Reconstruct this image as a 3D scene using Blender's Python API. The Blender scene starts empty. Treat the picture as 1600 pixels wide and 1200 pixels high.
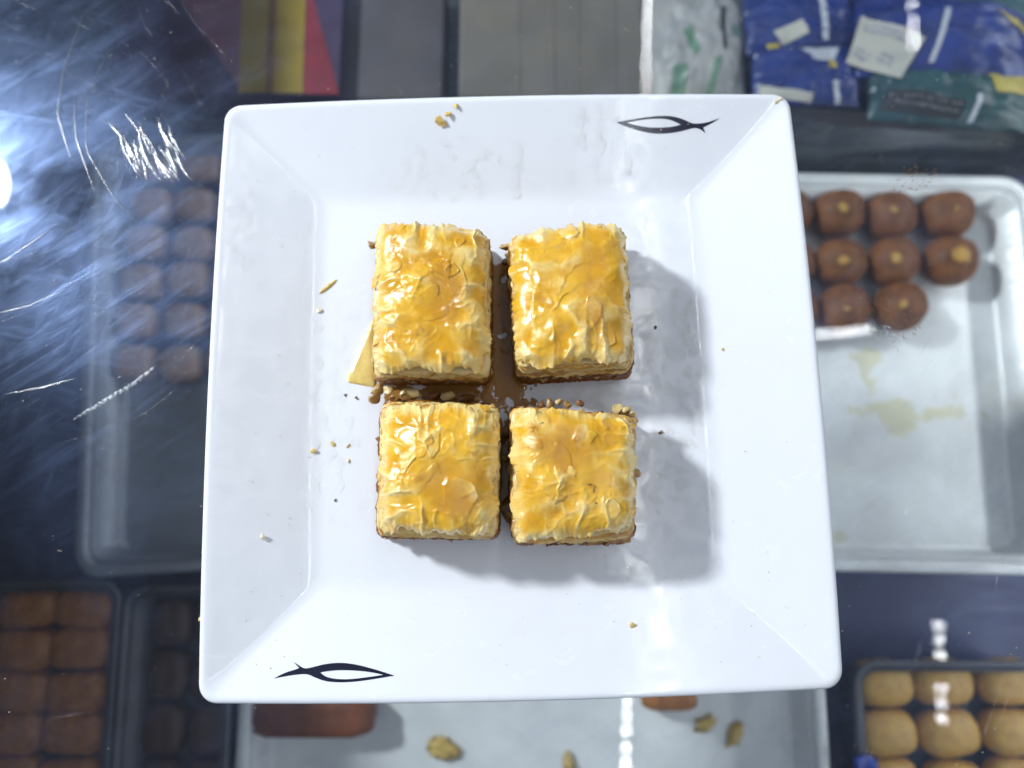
import bpy, bmesh, math, random
import numpy as np
from mathutils import Matrix, Vector

# ------------------------------------------------------------------ camera, light, exposure
scene = bpy.context.scene
COL = scene.collection
cam_data = bpy.data.cameras.new("camera")
cam = bpy.data.objects.new("camera", cam_data)
COL.objects.link(cam)
cam.matrix_world = (Matrix.Translation((-0.0007, -0.0399, 0.2554))
                    @ Matrix.Rotation(0.16127, 4, 'X') @ Matrix.Rotation(0.00444, 4, 'Z'))
cam_data.sensor_width = 36.0
cam_data.lens = 1110.0 / 1600.0 * 36.0
cam_data.clip_start = 0.005
cam_data.clip_end = 20.0
cam_data.dof.use_dof = True
cam_data.dof.focus_distance = 0.226
cam_data.dof.aperture_fstop = 5.4
scene.camera = cam

world = bpy.data.worlds.new("World")
scene.world = world
world.use_nodes = True
bg = world.node_tree.nodes["Background"]
bg.inputs[0].default_value = (0.79, 0.88, 1.04, 1)
bg.inputs[1].default_value = 0.35

LAMP_POS = (-0.718, 0.368, 0.60)      # the shop lamp whose reflection shows at the left edge of the glass
LAMP_R = 0.05
LAMP_POWER = 470.0
LED_POWER = 135.0

scene.view_settings.view_transform = 'Standard'
scene.view_settings.look = 'None'
scene.view_settings.exposure = 0.06
scene.view_settings.gamma = 1.0
scene.view_settings.use_curve_mapping = False
scene.render.engine = 'CYCLES'
cy = scene.cycles
cy.use_denoising = True
try:
    cy.denoiser = 'OPENIMAGEDENOISE'
    cy.denoising_input_passes = 'RGB_ALBEDO_NORMAL'
except Exception:
    pass
cy.max_bounces = 7
cy.diffuse_bounces = 3
cy.glossy_bounces = 3
cy.transparent_max_bounces = 12
cy.use_adaptive_sampling = True
cy.adaptive_threshold = 0.02
cy.sample_clamp_indirect = 6.0
cy.caustics_reflective = False
cy.caustics_refractive = False

MM = 0.001
rng = np.random.default_rng(7)
random.seed(7)


# ------------------------------------------------------------------ helpers
def link(o, parent=None):
    COL.objects.link(o)
    if parent is not None:
        o.parent = parent
    return o


def tag(o, label=None, cat=None, group=None, kind=None):
    if label:
        o["label"] = label
    if cat:
        o["category"] = cat
    if group:
        o["group"] = group
    if kind:
        o["kind"] = kind
    return o


def empty(name, loc=(0, 0, 0), rz=0.0):
    o = bpy.data.objects.new(name, None)
    o.empty_display_size = 0.01
    o.location = [c * MM for c in loc]
    o.rotation_euler.z = rz
    return link(o)


def make_mesh(name, verts, faces, mat, smooth=True):
    """verts in millimetres"""
    me = bpy.data.meshes.new(name)
    me.from_pydata([tuple(v) for v in (np.asarray(verts, float) * MM)], [], [tuple(int(i) for i in f) for f in faces])
    me.materials.append(mat)
    if smooth:
        me.polygons.foreach_set("use_smooth", [True] * len(me.polygons))
    me.update()
    return me


def obj(name, verts, faces, mat, parent=None, smooth=True, loc=None, rz=0.0):
    o = bpy.data.objects.new(name, make_mesh(name, verts, faces, mat, smooth))
    if loc is not None:
        o.location = [c * MM for c in loc]
    o.rotation_euler.z = rz
    return link(o, parent)


def inst(name, me, loc, rot=(0, 0, 0), scale=(1, 1, 1), parent=None):
    o = bpy.data.objects.new(name, me)
    o.location = [c * MM for c in loc]
    o.rotation_euler = rot
    o.scale = scale
    return link(o, parent)


def float_attr(o, name, values):
    a = o.data.attributes.new(name, 'FLOAT', 'POINT')
    a.data.foreach_set("value", np.asarray(values, np.float32).ravel())


# gradient noise in numpy
def _hash(ix, iy, seed):
    h = (ix.astype(np.int64) * 374761393 + iy.astype(np.int64) * 668265263 + seed * 2147483647) & 0xFFFFFFFF
    h = ((h ^ (h >> 13)) * 1274126177) & 0xFFFFFFFF
    return ((h ^ (h >> 16)) & 0xFFFF) / 65536.0 * 2 * math.pi


def pn(x, y, seed=0):
    x = np.asarray(x, float)
    y = np.asarray(y, float)
    x, y = np.broadcast_arrays(x, y)
    x0 = np.floor(x)
    y0 = np.floor(y)
    fx = x - x0
    fy = y - y0
    u = fx * fx * fx * (fx * (fx * 6 - 15) + 10)
    v = fy * fy * fy * (fy * (fy * 6 - 15) + 10)

    def g(dx, dy):
        a = _hash(x0 + dx, y0 + dy, seed)
        return np.cos(a) * (fx - dx) + np.sin(a) * (fy - dy)
    return ((g(0, 0) * (1 - u) + g(1, 0) * u) * (1 - v) + (g(0, 1) * (1 - u) + g(1, 1) * u) * v) * 1.5


def fbm(x, y, seed=0, octs=4):
    s = 0
    a = 1.0
    for k in range(octs):
        s = s + a * pn(x * 2 ** k, y * 2 ** k, seed + 17 * k)
        a *= 0.5
    return s


def ridge(x, y, seed=0):
    return (1 - np.clip(np.abs(pn(x, y, seed)) * 1.6, 0, 1)) ** 2


def sstep(a, b, x):
    t = np.clip((x - a) / (b - a), 0, 1)
    return t * t * (3 - 2 * t)


# ------------------------------------------------------------------ materials
def new_mat(name):
    m = bpy.data.materials.new(name)
    m.use_nodes = True
    nt = m.node_tree
    nt.nodes.clear()
    out = nt.nodes.new("ShaderNodeOutputMaterial")
    return m, nt, out


def N(nt, typ, **kw):
    n = nt.nodes.new("ShaderNode" + typ)
    for k, v in kw.items():
        if k.startswith("i_"):
            key = k[2:].replace("_", " ")
            n.inputs[key].default_value = v
        else:
            setattr(n, k, v)
    return n


def coords(nt):
    return N(nt, "TexCoord").outputs["Object"]


def noise(nt, vec, scale, detail=3, rough=0.55, dist=0.0):
    n = N(nt, "TexNoise")
    n.inputs["Scale"].default_value = scale
    n.inputs["Detail"].default_value = detail
    n.inputs["Roughness"].default_value = rough
    n.inputs["Distortion"].default_value = dist
    nt.links.new(vec, n.inputs["Vector"])
    return n.outputs["Fac"]


def mrange(nt, val, a, b, c=0.0, d=1.0):
    n = N(nt, "MapRange")
    n.inputs["From Min"].default_value = a
    n.inputs["From Max"].default_value = b
    n.inputs["To Min"].default_value = c
    n.inputs["To Max"].default_value = d
    nt.links.new(val, n.inputs["Value"])
    return n.outputs["Result"]


def math_node(nt, op, a, b=None):
    n = N(nt, "Math", operation=op)
    for i, v in enumerate((a, b)):
        if v is None:
            continue
        if isinstance(v, (int, float)):
            n.inputs[i].default_value = v
        else:
            nt.links.new(v, n.inputs[i])
    return n.outputs[0]


def mixcol(nt, fac, a, b):
    n = N(nt, "Mix", data_type='RGBA')
    if isinstance(fac, (int, float)):
        n.inputs[0].default_value = fac
    else:
        nt.links.new(fac, n.inputs[0])
    for k, v in ((6, a), (7, b)):
        if isinstance(v, tuple):
            n.inputs[k].default_value = (*v, 1) if len(v) == 3 else v
        else:
            nt.links.new(v, n.inputs[k])
    return n.outputs[2]


def bump(nt, h, strength=0.3, dist=0.001):
    n = N(nt, "Bump")
    n.inputs["Strength"].default_value = strength
    n.inputs["Distance"].default_value = dist
    nt.links.new(h, n.inputs["Height"])
    return n.outputs["Normal"]


def simple(name, col, col2=None, scale=200.0, rough=0.5, metal=0.0, bump_s=0.0, bump_scale=600.0, bump_d=0.001,
           spec=0.5, coat=0.0, sss=0.0, sss_r=(0.003, 0.0015, 0.0008), lo=0.35, hi=0.65, rough2=None):
    m, nt, out = new_mat(name)
    b = N(nt, "BsdfPrincipled")
    c = coords(nt)
    if col2 is None:
        col2 = tuple(x * 0.8 for x in col)
    f = mrange(nt, noise(nt, c, scale, 4), lo, hi)
    nt.links.new(mixcol(nt, f, col, col2), b.inputs["Base Color"])
    if rough2 is None:
        b.inputs["Roughness"].default_value = rough
    else:
        nt.links.new(mrange(nt, noise(nt, c, scale * 1.7, 3), 0.35, 0.65, rough, rough2), b.inputs["Roughness"])
    b.inputs["Metallic"].default_value = metal
    b.inputs["Specular IOR Level"].default_value = spec
    b.inputs["Coat Weight"].default_value = coat
    b.inputs["Coat Roughness"].default_value = 0.08
    if sss:
        b.inputs["Subsurface Weight"].default_value = sss
        b.inputs["Subsurface Radius"].default_value = sss_r
        b.inputs["Subsurface Scale"].default_value = 1.0
    if bump_s:
        nt.links.new(bump(nt, noise(nt, c, bump_scale, 5), bump_s, bump_d), b.inputs["Normal"])
    nt.links.new(b.outputs[0], out.inputs[0])
    return m


def mat_glass():
    m, nt, out = new_mat("scratched_glass")
    c = coords(nt)
    tr = N(nt, "BsdfTransparent")
    tr.inputs[0].default_value = (0.955, 0.97, 0.965, 1)
    gl = N(nt, "BsdfGlossy")
    gl.inputs["Roughness"].default_value = 0.012
    gl.inputs[0].default_value = (1, 1, 1, 1)
    # thin glass: Schlick reflectance of two faces
    lw = N(nt, "LayerWeight")
    lw.inputs["Blend"].default_value = 0.5
    fac = math_node(nt, 'ADD', math_node(nt, 'MULTIPLY', math_node(nt, 'POWER', lw.outputs["Facing"], 5.0), 0.9), 0.021)
    mx = N(nt, "MixShader")
    nt.links.new(fac, mx.inputs[0])
    nt.links.new(tr.outputs[0], mx.inputs[1])
    nt.links.new(gl.outputs[0], mx.inputs[2])
    # wiped grease and fine wear scatter the lamp around its reflection
    def streaks(rot, sx, sy, lo, hi, seed):
        m0 = N(nt, "Mapping")
        m0.inputs["Rotation"].default_value = (0, 0, rot)
        nt.links.new(c, m0.inputs["Vector"])
        mp = N(nt, "Mapping")
        mp.inputs["Scale"].default_value = (sx, sy, 1)
        mp.inputs["Location"].default_value = (seed, seed * 1.7, 0)
        nt.links.new(m0.outputs[0], mp.inputs["Vector"])
        return mrange(nt, noise(nt, mp.outputs[0], 1.0, 5, 0.6, 0.25), lo, hi)
    s1 = streaks(-0.62, 22, 150, 0.46, 0.76, 0.3)
    s2 = streaks(0.22, 20, 130, 0.52, 0.78, 1.9)
    s3 = streaks(-1.3, 24, 160, 0.52, 0.76, 5.1)
    st = math_node(nt, 'MAXIMUM', math_node(nt, 'MAXIMUM', s1, math_node(nt, 'MULTIPLY', s2, 0.7)),
                   math_node(nt, 'MULTIPLY', s3, 0.55))
    patch = mrange(nt, noise(nt, c, 15, 5, 0.62, 0.3), 0.36, 0.66, 0.12, 1.0)
    haze = math_node(nt, 'MULTIPLY', math_node(nt, 'ADD', math_node(nt, 'MULTIPLY', st, 0.55), 0.40), patch)
    hazef = math_node(nt, 'MULTIPLY', haze, 0.135)
    g2 = N(nt, "BsdfGlossy")
    g2.inputs[0].default_value = (0.40, 0.57, 1.0, 1)
    g2.inputs["Roughness"].default_value = 0.31
    nt.links.new(bump(nt, st, 0.12, 0.0004), g2.inputs["Normal"])
    mx2 = N(nt, "MixShader")
    nt.links.new(hazef, mx2.inputs[0])
    nt.links.new(mx.outputs[0], mx2.inputs[1])
    nt.links.new(g2.outputs[0], mx2.inputs[2])
    nt.links.new(mx2.outputs[0], out.inputs[0])
    return m


def mat_glass_plain():
    """lower face and edges of the sheet"""
    m, nt, out = new_mat("glass_underside")
    tr = N(nt, "BsdfTransparent")
    tr.inputs[0].default_value = (0.97, 0.985, 0.98, 1)
    gl = N(nt, "BsdfGlossy")
    gl.inputs["Roughness"].default_value = 0.012
    mx = N(nt, "MixShader")
    mx.inputs[0].default_value = 0.015
    nt.links.new(tr.outputs[0], mx.inputs[1])
    nt.links.new(gl.outputs[0], mx.inputs[2])
    nt.links.new(mx.outputs[0], out.inputs[0])
    return m


def mat_film(name, tint, gloss=0.08, rough=0.06, bs=0.0, bscale=900.0):
    """thin clear film (syrup, grease): tinted transmission with a glossy skin"""
    m, nt, out = new_mat(name)
    c = coords(nt)
    tr = N(nt, "BsdfTransparent")
    tr.inputs[0].default_value = (*tint, 1)
    gl = N(nt, "BsdfGlossy")
    gl.inputs["Roughness"].default_value = rough
    lw = N(nt, "LayerWeight")
    fac = math_node(nt, 'ADD', math_node(nt, 'MULTIPLY', math_node(nt, 'POWER', lw.outputs["Facing"], 4.0), 0.7), gloss)
    mx = N(nt, "MixShader")
    nt.links.new(fac, mx.inputs[0])
    nt.links.new(tr.outputs[0], mx.inputs[1])
    nt.links.new(gl.outputs[0], mx.inputs[2])
    if bs:
        nt.links.new(bump(nt, noise(nt, c, bscale, 4), bs, 0.0006), gl.inputs["Normal"])
    nt.links.new(mx.outputs[0], out.inputs[0])
    return m


def mat_pastry(name, gold, pale, toast, rough_lo=0.2, rough_hi=0.55, sss=0.35):
    m, nt, out = new_mat(name)
    c = coords(nt)
    b = N(nt, "BsdfPrincipled")
    at = N(nt, "Attribute", attribute_name="toast").outputs["Fac"]
    ap = N(nt, "Attribute", attribute_name="pale").outputs["Fac"]
    n1 = noise(nt, c, 260, 5, 0.6, 0.4)
    n2 = noise(nt, c, 900, 4, 0.6)
    n3 = noise(nt, c, 2600, 3, 0.6)
    fp = math_node(nt, 'ADD', ap, math_node(nt, 'MULTIPLY', math_node(nt, 'SUBTRACT', n1, 0.5), 1.1))
    ft = math_node(nt, 'ADD', at, math_node(nt, 'MULTIPLY', math_node(nt, 'SUBTRACT', n2, 0.5), 0.7))
    col = mixcol(nt, mrange(nt, fp, 0.2, 0.9), gold, pale)
    asx = N(nt, "Attribute", attribute_name="soak").outputs["Fac"]
    col = mixcol(nt, math_node(nt, 'MULTIPLY', asx, 0.85), col, (0.69, 0.335, 0.004))
    col = mixcol(nt, mrange(nt, ft, 0.35, 1.15), col, toast)
    # tiny dark baking specks
    v = N(nt, "TexVoronoi")
    v.inputs["Scale"].default_value = 420
    nt.links.new(c, v.inputs["Vector"])
    sp = math_node(nt, 'MULTIPLY', mrange(nt, v.outputs["Distance"], 0.05, 0.12, 1.0, 0.0),
                   mrange(nt, noise(nt, c, 90, 2), 0.6, 0.66))
    col = mixcol(nt, math_node(nt, 'MULTIPLY', sp, 0.75), col, (0.16, 0.07, 0.02))
    nt.links.new(col, b.inputs["Base Color"])
    rr = mrange(nt, math_node(nt, 'SUBTRACT', noise(nt, c, 150, 4, 0.6), math_node(nt, 'MULTIPLY', asx, 0.2)), 0.30, 0.62, rough_lo, rough_hi)
    nt.links.new(rr, b.inputs["Roughness"])
    b.inputs["Specular IOR Level"].default_value = 0.5
    b.inputs["Subsurface Weight"].default_value = sss
    b.inputs["Subsurface Radius"].default_value = (0.0014, 0.0008, 0.0003)
    b.inputs["Subsurface Scale"].default_value = 1.0
    # syrup glaze lies in patches
    cw = mrange(nt, noise(nt, c, 95, 3, 0.5, 0.5), 0.40, 0.54, 0.1, 0.9)
    nt.links.new(cw, b.inputs["Coat Weight"])
    b.inputs["Coat Roughness"].default_value = 0.13
    h = math_node(nt, 'ADD', math_node(nt, 'MULTIPLY', n2, 0.7), math_node(nt, 'MULTIPLY', n3, 0.5))
    bn = bump(nt, h, 0.2, 0.0006)
    nt.links.new(bn, b.inputs["Normal"])
    nt.links.new(bump(nt, math_node(nt, 'ADD', n3, math_node(nt, 'MULTIPLY', n2, 0.8)), 0.22, 0.0006), b.inputs["Coat Normal"])
    nt.links.new(b.outputs[0], out.inputs[0])
    return m


def mat_emit(name, col, power):
    m, nt, out = new_mat(name)
    e = N(nt, "Emission")
    e.inputs[0].default_value = (*col, 1)
    e.inputs[1].default_value = power
    nt.links.new(e.outputs[0], out.inputs[0])
    return m


def mat_steel(name, col, rough=0.38, metal=0.55, stain=None):
    m, nt, out = new_mat(name)
    c = coords(nt)
    b = N(nt, "BsdfPrincipled")
    mp = N(nt, "Mapping")
    mp.inputs["Scale"].default_value = (30, 500, 30)
    nt.links.new(c, mp.inputs["Vector"])
    br = noise(nt, mp.outputs[0], 1.0, 4)
    n1 = noise(nt, c, 22, 5, 0.6, 0.5)
    dk = tuple(x * 0.72 for x in col)
    cc = mixcol(nt, mrange(nt, n1, 0.3, 0.7), col, dk)
    if stain:  # stains on the trays; painted green reflections on the riser
        cc = mixcol(nt, mrange(nt, noise(nt, c, 17, 6, 0.65, 1.2), 0.6, 0.78, 0, 0.55), cc, stain)
    nt.links.new(cc, b.inputs["Base Color"])
    b.inputs["Metallic"].default_value = metal
    nt.links.new(mrange(nt, br, 0.3, 0.7, rough - 0.08, rough + 0.12), b.inputs["Roughness"])
    nt.links.new(bump(nt, br, 0.06, 0.0004), b.inputs["Normal"])
    nt.links.new(b.outputs[0], out.inputs[0])
    return m


def mat_porcelain():
    m, nt, out = new_mat("white_porcelain")
    c = coords(nt)
    b = N(nt, "BsdfPrincipled")
    col = mixcol(nt, mrange(nt, noise(nt, c, 30, 4), 0.3, 0.7), (0.80, 0.825, 0.865), (0.775, 0.80, 0.845))
    # faint syrup film tint and smears wiped over the glaze
    sm = mrange(nt, noise(nt, c, 45, 6, 0.65, 1.0), 0.60, 0.74, 0, 0.30)
    col = mixcol(nt, sm, col, (0.74, 0.74, 0.70))
    nt.links.new(col, b.inputs["Base Color"])
    nt.links.new(mrange(nt, noise(nt, c, 70, 6, 0.65, 1.5), 0.45, 0.7, 0.10, 0.34), b.inputs["Roughness"])
    b.inputs["Specular IOR Level"].default_value = 0.5
    h = math_node(nt, 'ADD', noise(nt, c, 60, 2), math_node(nt, 'MULTIPLY', noise(nt, c, 420, 4, 0.6), 0.12))
    nt.links.new(bump(nt, h, 0.10, 0.001), b.inputs["Normal"])
    nt.links.new(b.outputs[0], out.inputs[0])
    return m


M = {}
M['glass'] = mat_glass()
M['scratch'] = mat_film('scratch_gloss', (0.93, 0.94, 0.95), gloss=0.10, rough=0.22)
M['scuff_solid'] = simple('scuff_glint_white', (0.62, 0.66, 0.70), (0.35, 0.38, 0.42), 900, rough=0.35, bump_s=0.6, bump_scale=1400)
m_, nt_, out_ = new_mat('scuff_glint_white')
tr_ = N(nt_, "BsdfTransparent")
df_ = N(nt_, "BsdfPrincipled")
df_.inputs["Base Color"].default_value = (0.66, 0.70, 0.75, 1)  # whitish base paints in the glint off scuffed glass
df_.inputs["Roughness"].default_value = 0.35
mx_ = N(nt_, "MixShader")
nt_.links.new(mrange(nt_, noise(nt_, coords(nt_), 900, 4), 0.4, 0.6, 0.05, 0.75), mx_.inputs[0])
nt_.links.new(tr_.outputs[0], mx_.inputs[1])
nt_.links.new(df_.outputs[0], mx_.inputs[2])
nt_.links.new(mx_.outputs[0], out_.inputs[0])
M['scuff'] = m_
M['plastic'] = mat_film('stuck_clear_tape', (0.90, 0.92, 0.94), 0.22, 0.24, 0.5, 500.0)
M['porcelain'] = mat_porcelain()
M['ink'] = simple('navy_print', (0.008, 0.010, 0.028), (0.012, 0.014, 0.035), 200, rough=0.14)
M['crust'] = mat_pastry('phyllo_crust', (0.82, 0.458, 0.030), (0.88, 0.65, 0.25), (0.57, 0.27, 0.012), 0.15, 0.36, 0.25)
M['flake'] = mat_pastry('phyllo_flake', (0.82, 0.458, 0.030), (0.88, 0.65, 0.25), (0.57, 0.27, 0.012), 0.25, 0.46, 0.0)
M['sheet'] = mat_pastry('phyllo_edge', (0.66, 0.36, 0.06), (0.82, 0.60, 0.25), (0.34, 0.13, 0.02), 0.25, 0.5)
M['sheet_low'] = mat_pastry('phyllo_soaked', (0.30, 0.12, 0.02), (0.46, 0.24, 0.06), (0.15, 0.05, 0.012), 0.15, 0.4)
M['filling'] = simple('nut_filling', (0.16, 0.065, 0.018), (0.34, 0.17, 0.05), 420, rough=0.25, rough2=0.5, bump_s=0.9, bump_scale=700, bump_d=0.002, coat=0.3)
M['nut_a'] = simple('walnut', (0.56, 0.36, 0.13), (0.36, 0.19, 0.055), 350, rough=0.35, bump_s=0.5, coat=0.4, sss=0.15)
M['nut_b'] = simple('pale_nut', (0.72, 0.55, 0.25), (0.55, 0.40, 0.13), 300, rough=0.35, bump_s=0.4, coat=0.4, sss=0.15)
M['nut_c'] = simple('dark_nut', (0.30, 0.13, 0.04), (0.19, 0.07, 0.02), 350, rough=0.3, bump_s=0.5, coat=0.5)
M['syrup'] = mat_film('amber_syrup', (0.86, 0.62, 0.22), 0.06, 0.05)
M['syrup_dark'] = mat_film('brown_syrup', (0.68, 0.46, 0.22), 0.05, 0.05)
M['syrup_clear'] = mat_film('clear_syrup', (1.0, 0.998, 0.99), 0.018, 0.10, 0.6, 1300.0)
M['syrup_wet'] = mat_film('wet_syrup', (0.995, 0.99, 0.975), 0.035, 0.07, 0.9, 900.0)
M['crumb'] = simple('pastry_crumb', (0.80, 0.62, 0.22), (0.66, 0.42, 0.12), 700, rough=0.4, bump_s=0.5, bump_scale=1500, sss=0.2)
M['crumb_pale'] = simple('pale_crumb', (0.80, 0.74, 0.56), (0.66, 0.56, 0.33), 700, rough=0.5, bump_s=0.5)
M['crumb_dark'] = simple('dark_crumb', (0.10, 0.06, 0.03), (0.26, 0.16, 0.06), 900, rough=0.6, bump_s=0.5)

# ------------------------------------------------------------------ the setting below the glass
M['floor'] = mat_steel('cabinet_floor_steel', (0.055, 0.065, 0.16), 0.42, 0.15)
M['wall'] = simple('cabinet_wall_paint', (0.035, 0.04, 0.075), (0.05, 0.05, 0.09), 30, rough=0.6)
M['frame'] = mat_steel('frame_steel', (0.30, 0.31, 0.34), 0.35, 0.8)
M['riser'] = mat_steel('dark_riser_steel', (0.13, 0.145, 0.15), 0.22, 0.6, (0.03, 0.075, 0.055))  # green patches paint the packs' reflections into the steel


def box_vf(x0, x1, y0, y1, z0, z1):
    v = [(x0, y0, z0), (x1, y0, z0), (x1, y1, z0), (x0, y1, z0), (x0, y0, z1), (x1, y0, z1), (x1, y1, z1), (x0, y1, z1)]
    f = [(3, 2, 1, 0), (4, 5, 6, 7), (0, 1, 5, 4), (1, 2, 6, 5), (2, 3, 7, 6), (3, 0, 4, 7)]
    return v, f


def box(name, b, mat, parent=None, bevel=0.0, **kw):
    v, f = box_vf(*b)
    o = obj(name, v, f, mat, parent, smooth=False, **kw)
    if bevel:
        md = o.modifiers.new("bevel", 'BEVEL')
        md.width = bevel * MM
        md.segments = 3
    return o


tag(box('cabinet_floor', (-460, 460, -330, 430, -190, -180), M['floor']),
    'dark steel floor of the display case under the trays', 'case floor', kind='structure')
for nm, b in (('wall_left', (-470, -460, -330, 430, -190, -9)), ('wall_right', (460, 470, -330, 430, -190, -9)),
              ('wall_back', (-470, 470, 430, 440, -190, -9)), ('wall_front', (-470, 470, -340, -330, -190, -9))):
    tag(box(nm, b, M['wall']), kind='structure')
# unseen steel slab added beside the glass to shade the case's left half
tag(box('added_shade_slab', (-520, -222, -340, 440, -8.5, 4), M['frame'], bevel=1.5), kind='structure')

gl_v, gl_f = box_vf(-221.5, 470, -340, 440, -8, 0)
glass = obj('glass_counter', gl_v, gl_f, M['glass'], smooth=False)
glass.data.materials.append(mat_glass_plain())
for i_, p_ in enumerate(glass.data.polygons):
    p_.material_index = 0 if i_ == 1 else 1
tag(glass, 'scratched clear glass top of the sweet display case under the plate', 'glass counter', kind='structure')


# scratches cut in the glass: hundreds of fine grooves with raised burrs, one mass
def scratch_mesh(paths, widths, h=0.35):
    V, F = [], []
    for P, w in zip(paths, widths):
        P = np.asarray(P, float)
        T = np.gradient(P, axis=0)
        T /= np.linalg.norm(T, axis=1)[:, None] + 1e-9
        Nn = np.stack([-T[:, 1], T[:, 0]], -1)
        n = len(P)
        tp = np.sin(np.linspace(0.05, math.pi - 0.05, n)) ** 0.5
        prof = [(-1, 0.0), (-0.5, 0.75), (0, 1.0), (0.5, 0.75), (1, 0.0)]
        b0 = len(V)
        for i in range(n):
            for a, z in prof:
                q = P[i] + Nn[i] * a * w * tp[i] * 0.5
                V.append((q[0], q[1], 0.01 + z * w * h * tp[i]))
        for i in range(n - 1):
            for k in range(4):
                a = b0 + i * 5 + k
                F.append((a, a + 5, a + 6, a + 1))
    return V, F


paths, widths = [], []


def add_scratches(n, xr, yr, lens, wr, ang=None, spread=math.pi, curv=0.012):
    for _ in range(n):
        x, y = rng.uniform(*xr), rng.uniform(*yr)
        if abs(x) < 92 and -95 < y < 95:
            continue
        L = rng.uniform(*lens)
        a = (ang if ang is not None else 0) + rng.uniform(-spread, spread)
        k = rng.normal(0, curv)
        m = max(4, int(L / 2.5))
        s = np.linspace(0, L, m)
        aa = a + k * s + 0.05 * np.cumsum(rng.normal(0, 0.3, m))
        P = np.stack([x + np.cumsum(np.cos(aa)) * L / m, y + np.cumsum(np.sin(aa)) * L / m], -1)
        paths.append(P)
        widths.append(rng.uniform(*wr))


add_scratches(240, (-210, -105), (-30, 165), (5, 34), (0.05, 0.14))
add_scratches(60, (-205, -120), (20, 120), (8, 30), (0.08, 0.2), 0.55, 0.5)
add_scratches(330, (105, 215), (-130, -40), (4, 26), (0.05, 0.12))
add_scratches(260, (105, 215), (-40, 165), (3, 16), (0.04, 0.1))
add_scratches(260, (-210, 215), (100, 165), (2, 14), (0.04, 0.10))
add_scratches(160, (-210, 215), (-135, -98), (3, 18), (0.04, 0.10))
sv, sf = scratch_mesh(paths, widths)
sc_o = obj('fine_scratches', sv, sf, M['scratch'], glass)
tag(sc_o, kind='stuff')


# the big marks that can be picked out one by one
def mark(name, pts, w, mat, h=0.35, jitter=0.0, seed=1):
    P = np.asarray(pts, float)
    t = np.linspace(0, 1, len(P))
    tt = np.linspace(0, 1, 60)
    Q = np.stack([np.interp(tt, t, P[:, k]) for k in (0, 1)], -1)
    for _ in range(6):
        Q[1:-1] = (Q[:-2] + 2 * Q[1:-1] + Q[2:]) / 4
    if jitter:
        Q += jitter * np.stack([pn(tt * 22, 0.5, seed), pn(tt * 22, 7.5, seed)], -1)
    v, f = scratch_mesh([Q], [w], h)
    return obj(name, v, f, mat, glass)


mark('scratch', [(-172, 150), (-177, 125.5), (-177.4, 106.5), (-170.7, 89.3)], 1.5, M['scratch'])
mark('scratch', [(-172, 118), (-170.5, 104), (-168.9, 95.9), (-159.9, 75.0)], 1.2, M['scratch'])
mark('scratch', [(-160, 135), (-167, 115), (-165, 92), (-152, 72), (-138, 58)], 0.8, M['scratch'])
mark('scratch', [(-159.0, -12.0), (-148, -5), (-138, 1.5), (-131.1, 7.7)], 1.7, M['scuff'], 0.2, 0.18)  # scratch whose bright glint is put into its white colour
mark('scratch', [(-185, -3), (-172, -0.5), (-160, 3)], 0.7, M['scratch'], 0.2, 0.15)
mark('scratch', [(-158, 104), (-152, 98), (-149, 88)], 2.2, M['scratch'], 0.3)
mark('scratch', [(-205, 40), (-190, 48), (-175, 60)], 1.0, M['scratch'])
mark('scratch', [(-200, 25), (-180, 30), (-168, 36)], 0.9, M['scratch'])


def scuff_patch(name, poly, mat, n, lens, w, ang, spread, seed):
    r = np.random.default_rng(seed)
    P = np.asarray(poly, float)
    x0, y0 = P.min(0)
    x1, y1 = P.max(0)
    ps, ws = [], []
    while len(ps) < n:
        q = np.array([r.uniform(x0, x1), r.uniform(y0, y1)])
        ins = False
        j = len(P) - 1
        for i in range(len(P)):
            if (P[i, 1] > q[1]) != (P[j, 1] > q[1]) and q[0] < (P[j, 0] - P[i, 0]) * (q[1] - P[i, 1]) / (P[j, 1] - P[i, 1]) + P[i, 0]:
                ins = not ins
            j = i
        if not ins:
            continue
        L = r.uniform(*lens)
        a = ang + r.uniform(-spread, spread)
        m = 6
        s = np.linspace(-0.5, 0.5, m) * L
        ps.append(np.stack([q[0] + s * math.cos(a) + r.normal(0, 0.12, m), q[1] + s * math.sin(a) + r.normal(0, 0.12, m)], -1))
        ws.append(r.uniform(*w))
    v, f = scratch_mesh(ps, ws, 0.3)
    return tag(obj(name, v, f, mat, glass), kind='stuff')


scuff_patch('scuff_patch', [(-147, 103), (-141, 106), (-134, 101), (-124, 84), (-137, 81), (-149, 87)], M['plastic'], 34, (6, 16), (0.7, 2.4), -1.05, 0.22, 3)
scuff_patch('scuff_patch', [(124, 24), (133, 26), (143, 22), (146, 17), (140, 15), (131, 20)], M['scuff'], 60, (1, 4), (0.15, 0.4), -0.6, 0.7, 4)
scuff_patch('scuff_patch', [(128, 33), (140, 38), (152, 26), (146, 18), (134, 24)], M['crumb_dark'], 70, (0.8, 2.2), (0.1, 0.28), -0.9, 0.5, 5)
scuff_patch('scuff_patch', [(143, 76), (150, 88), (163, 88), (158, 78)], M['crumb_dark'], 34, (0.8, 2.4), (0.12, 0.4), 0.3, 0.6, 6)


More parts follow.
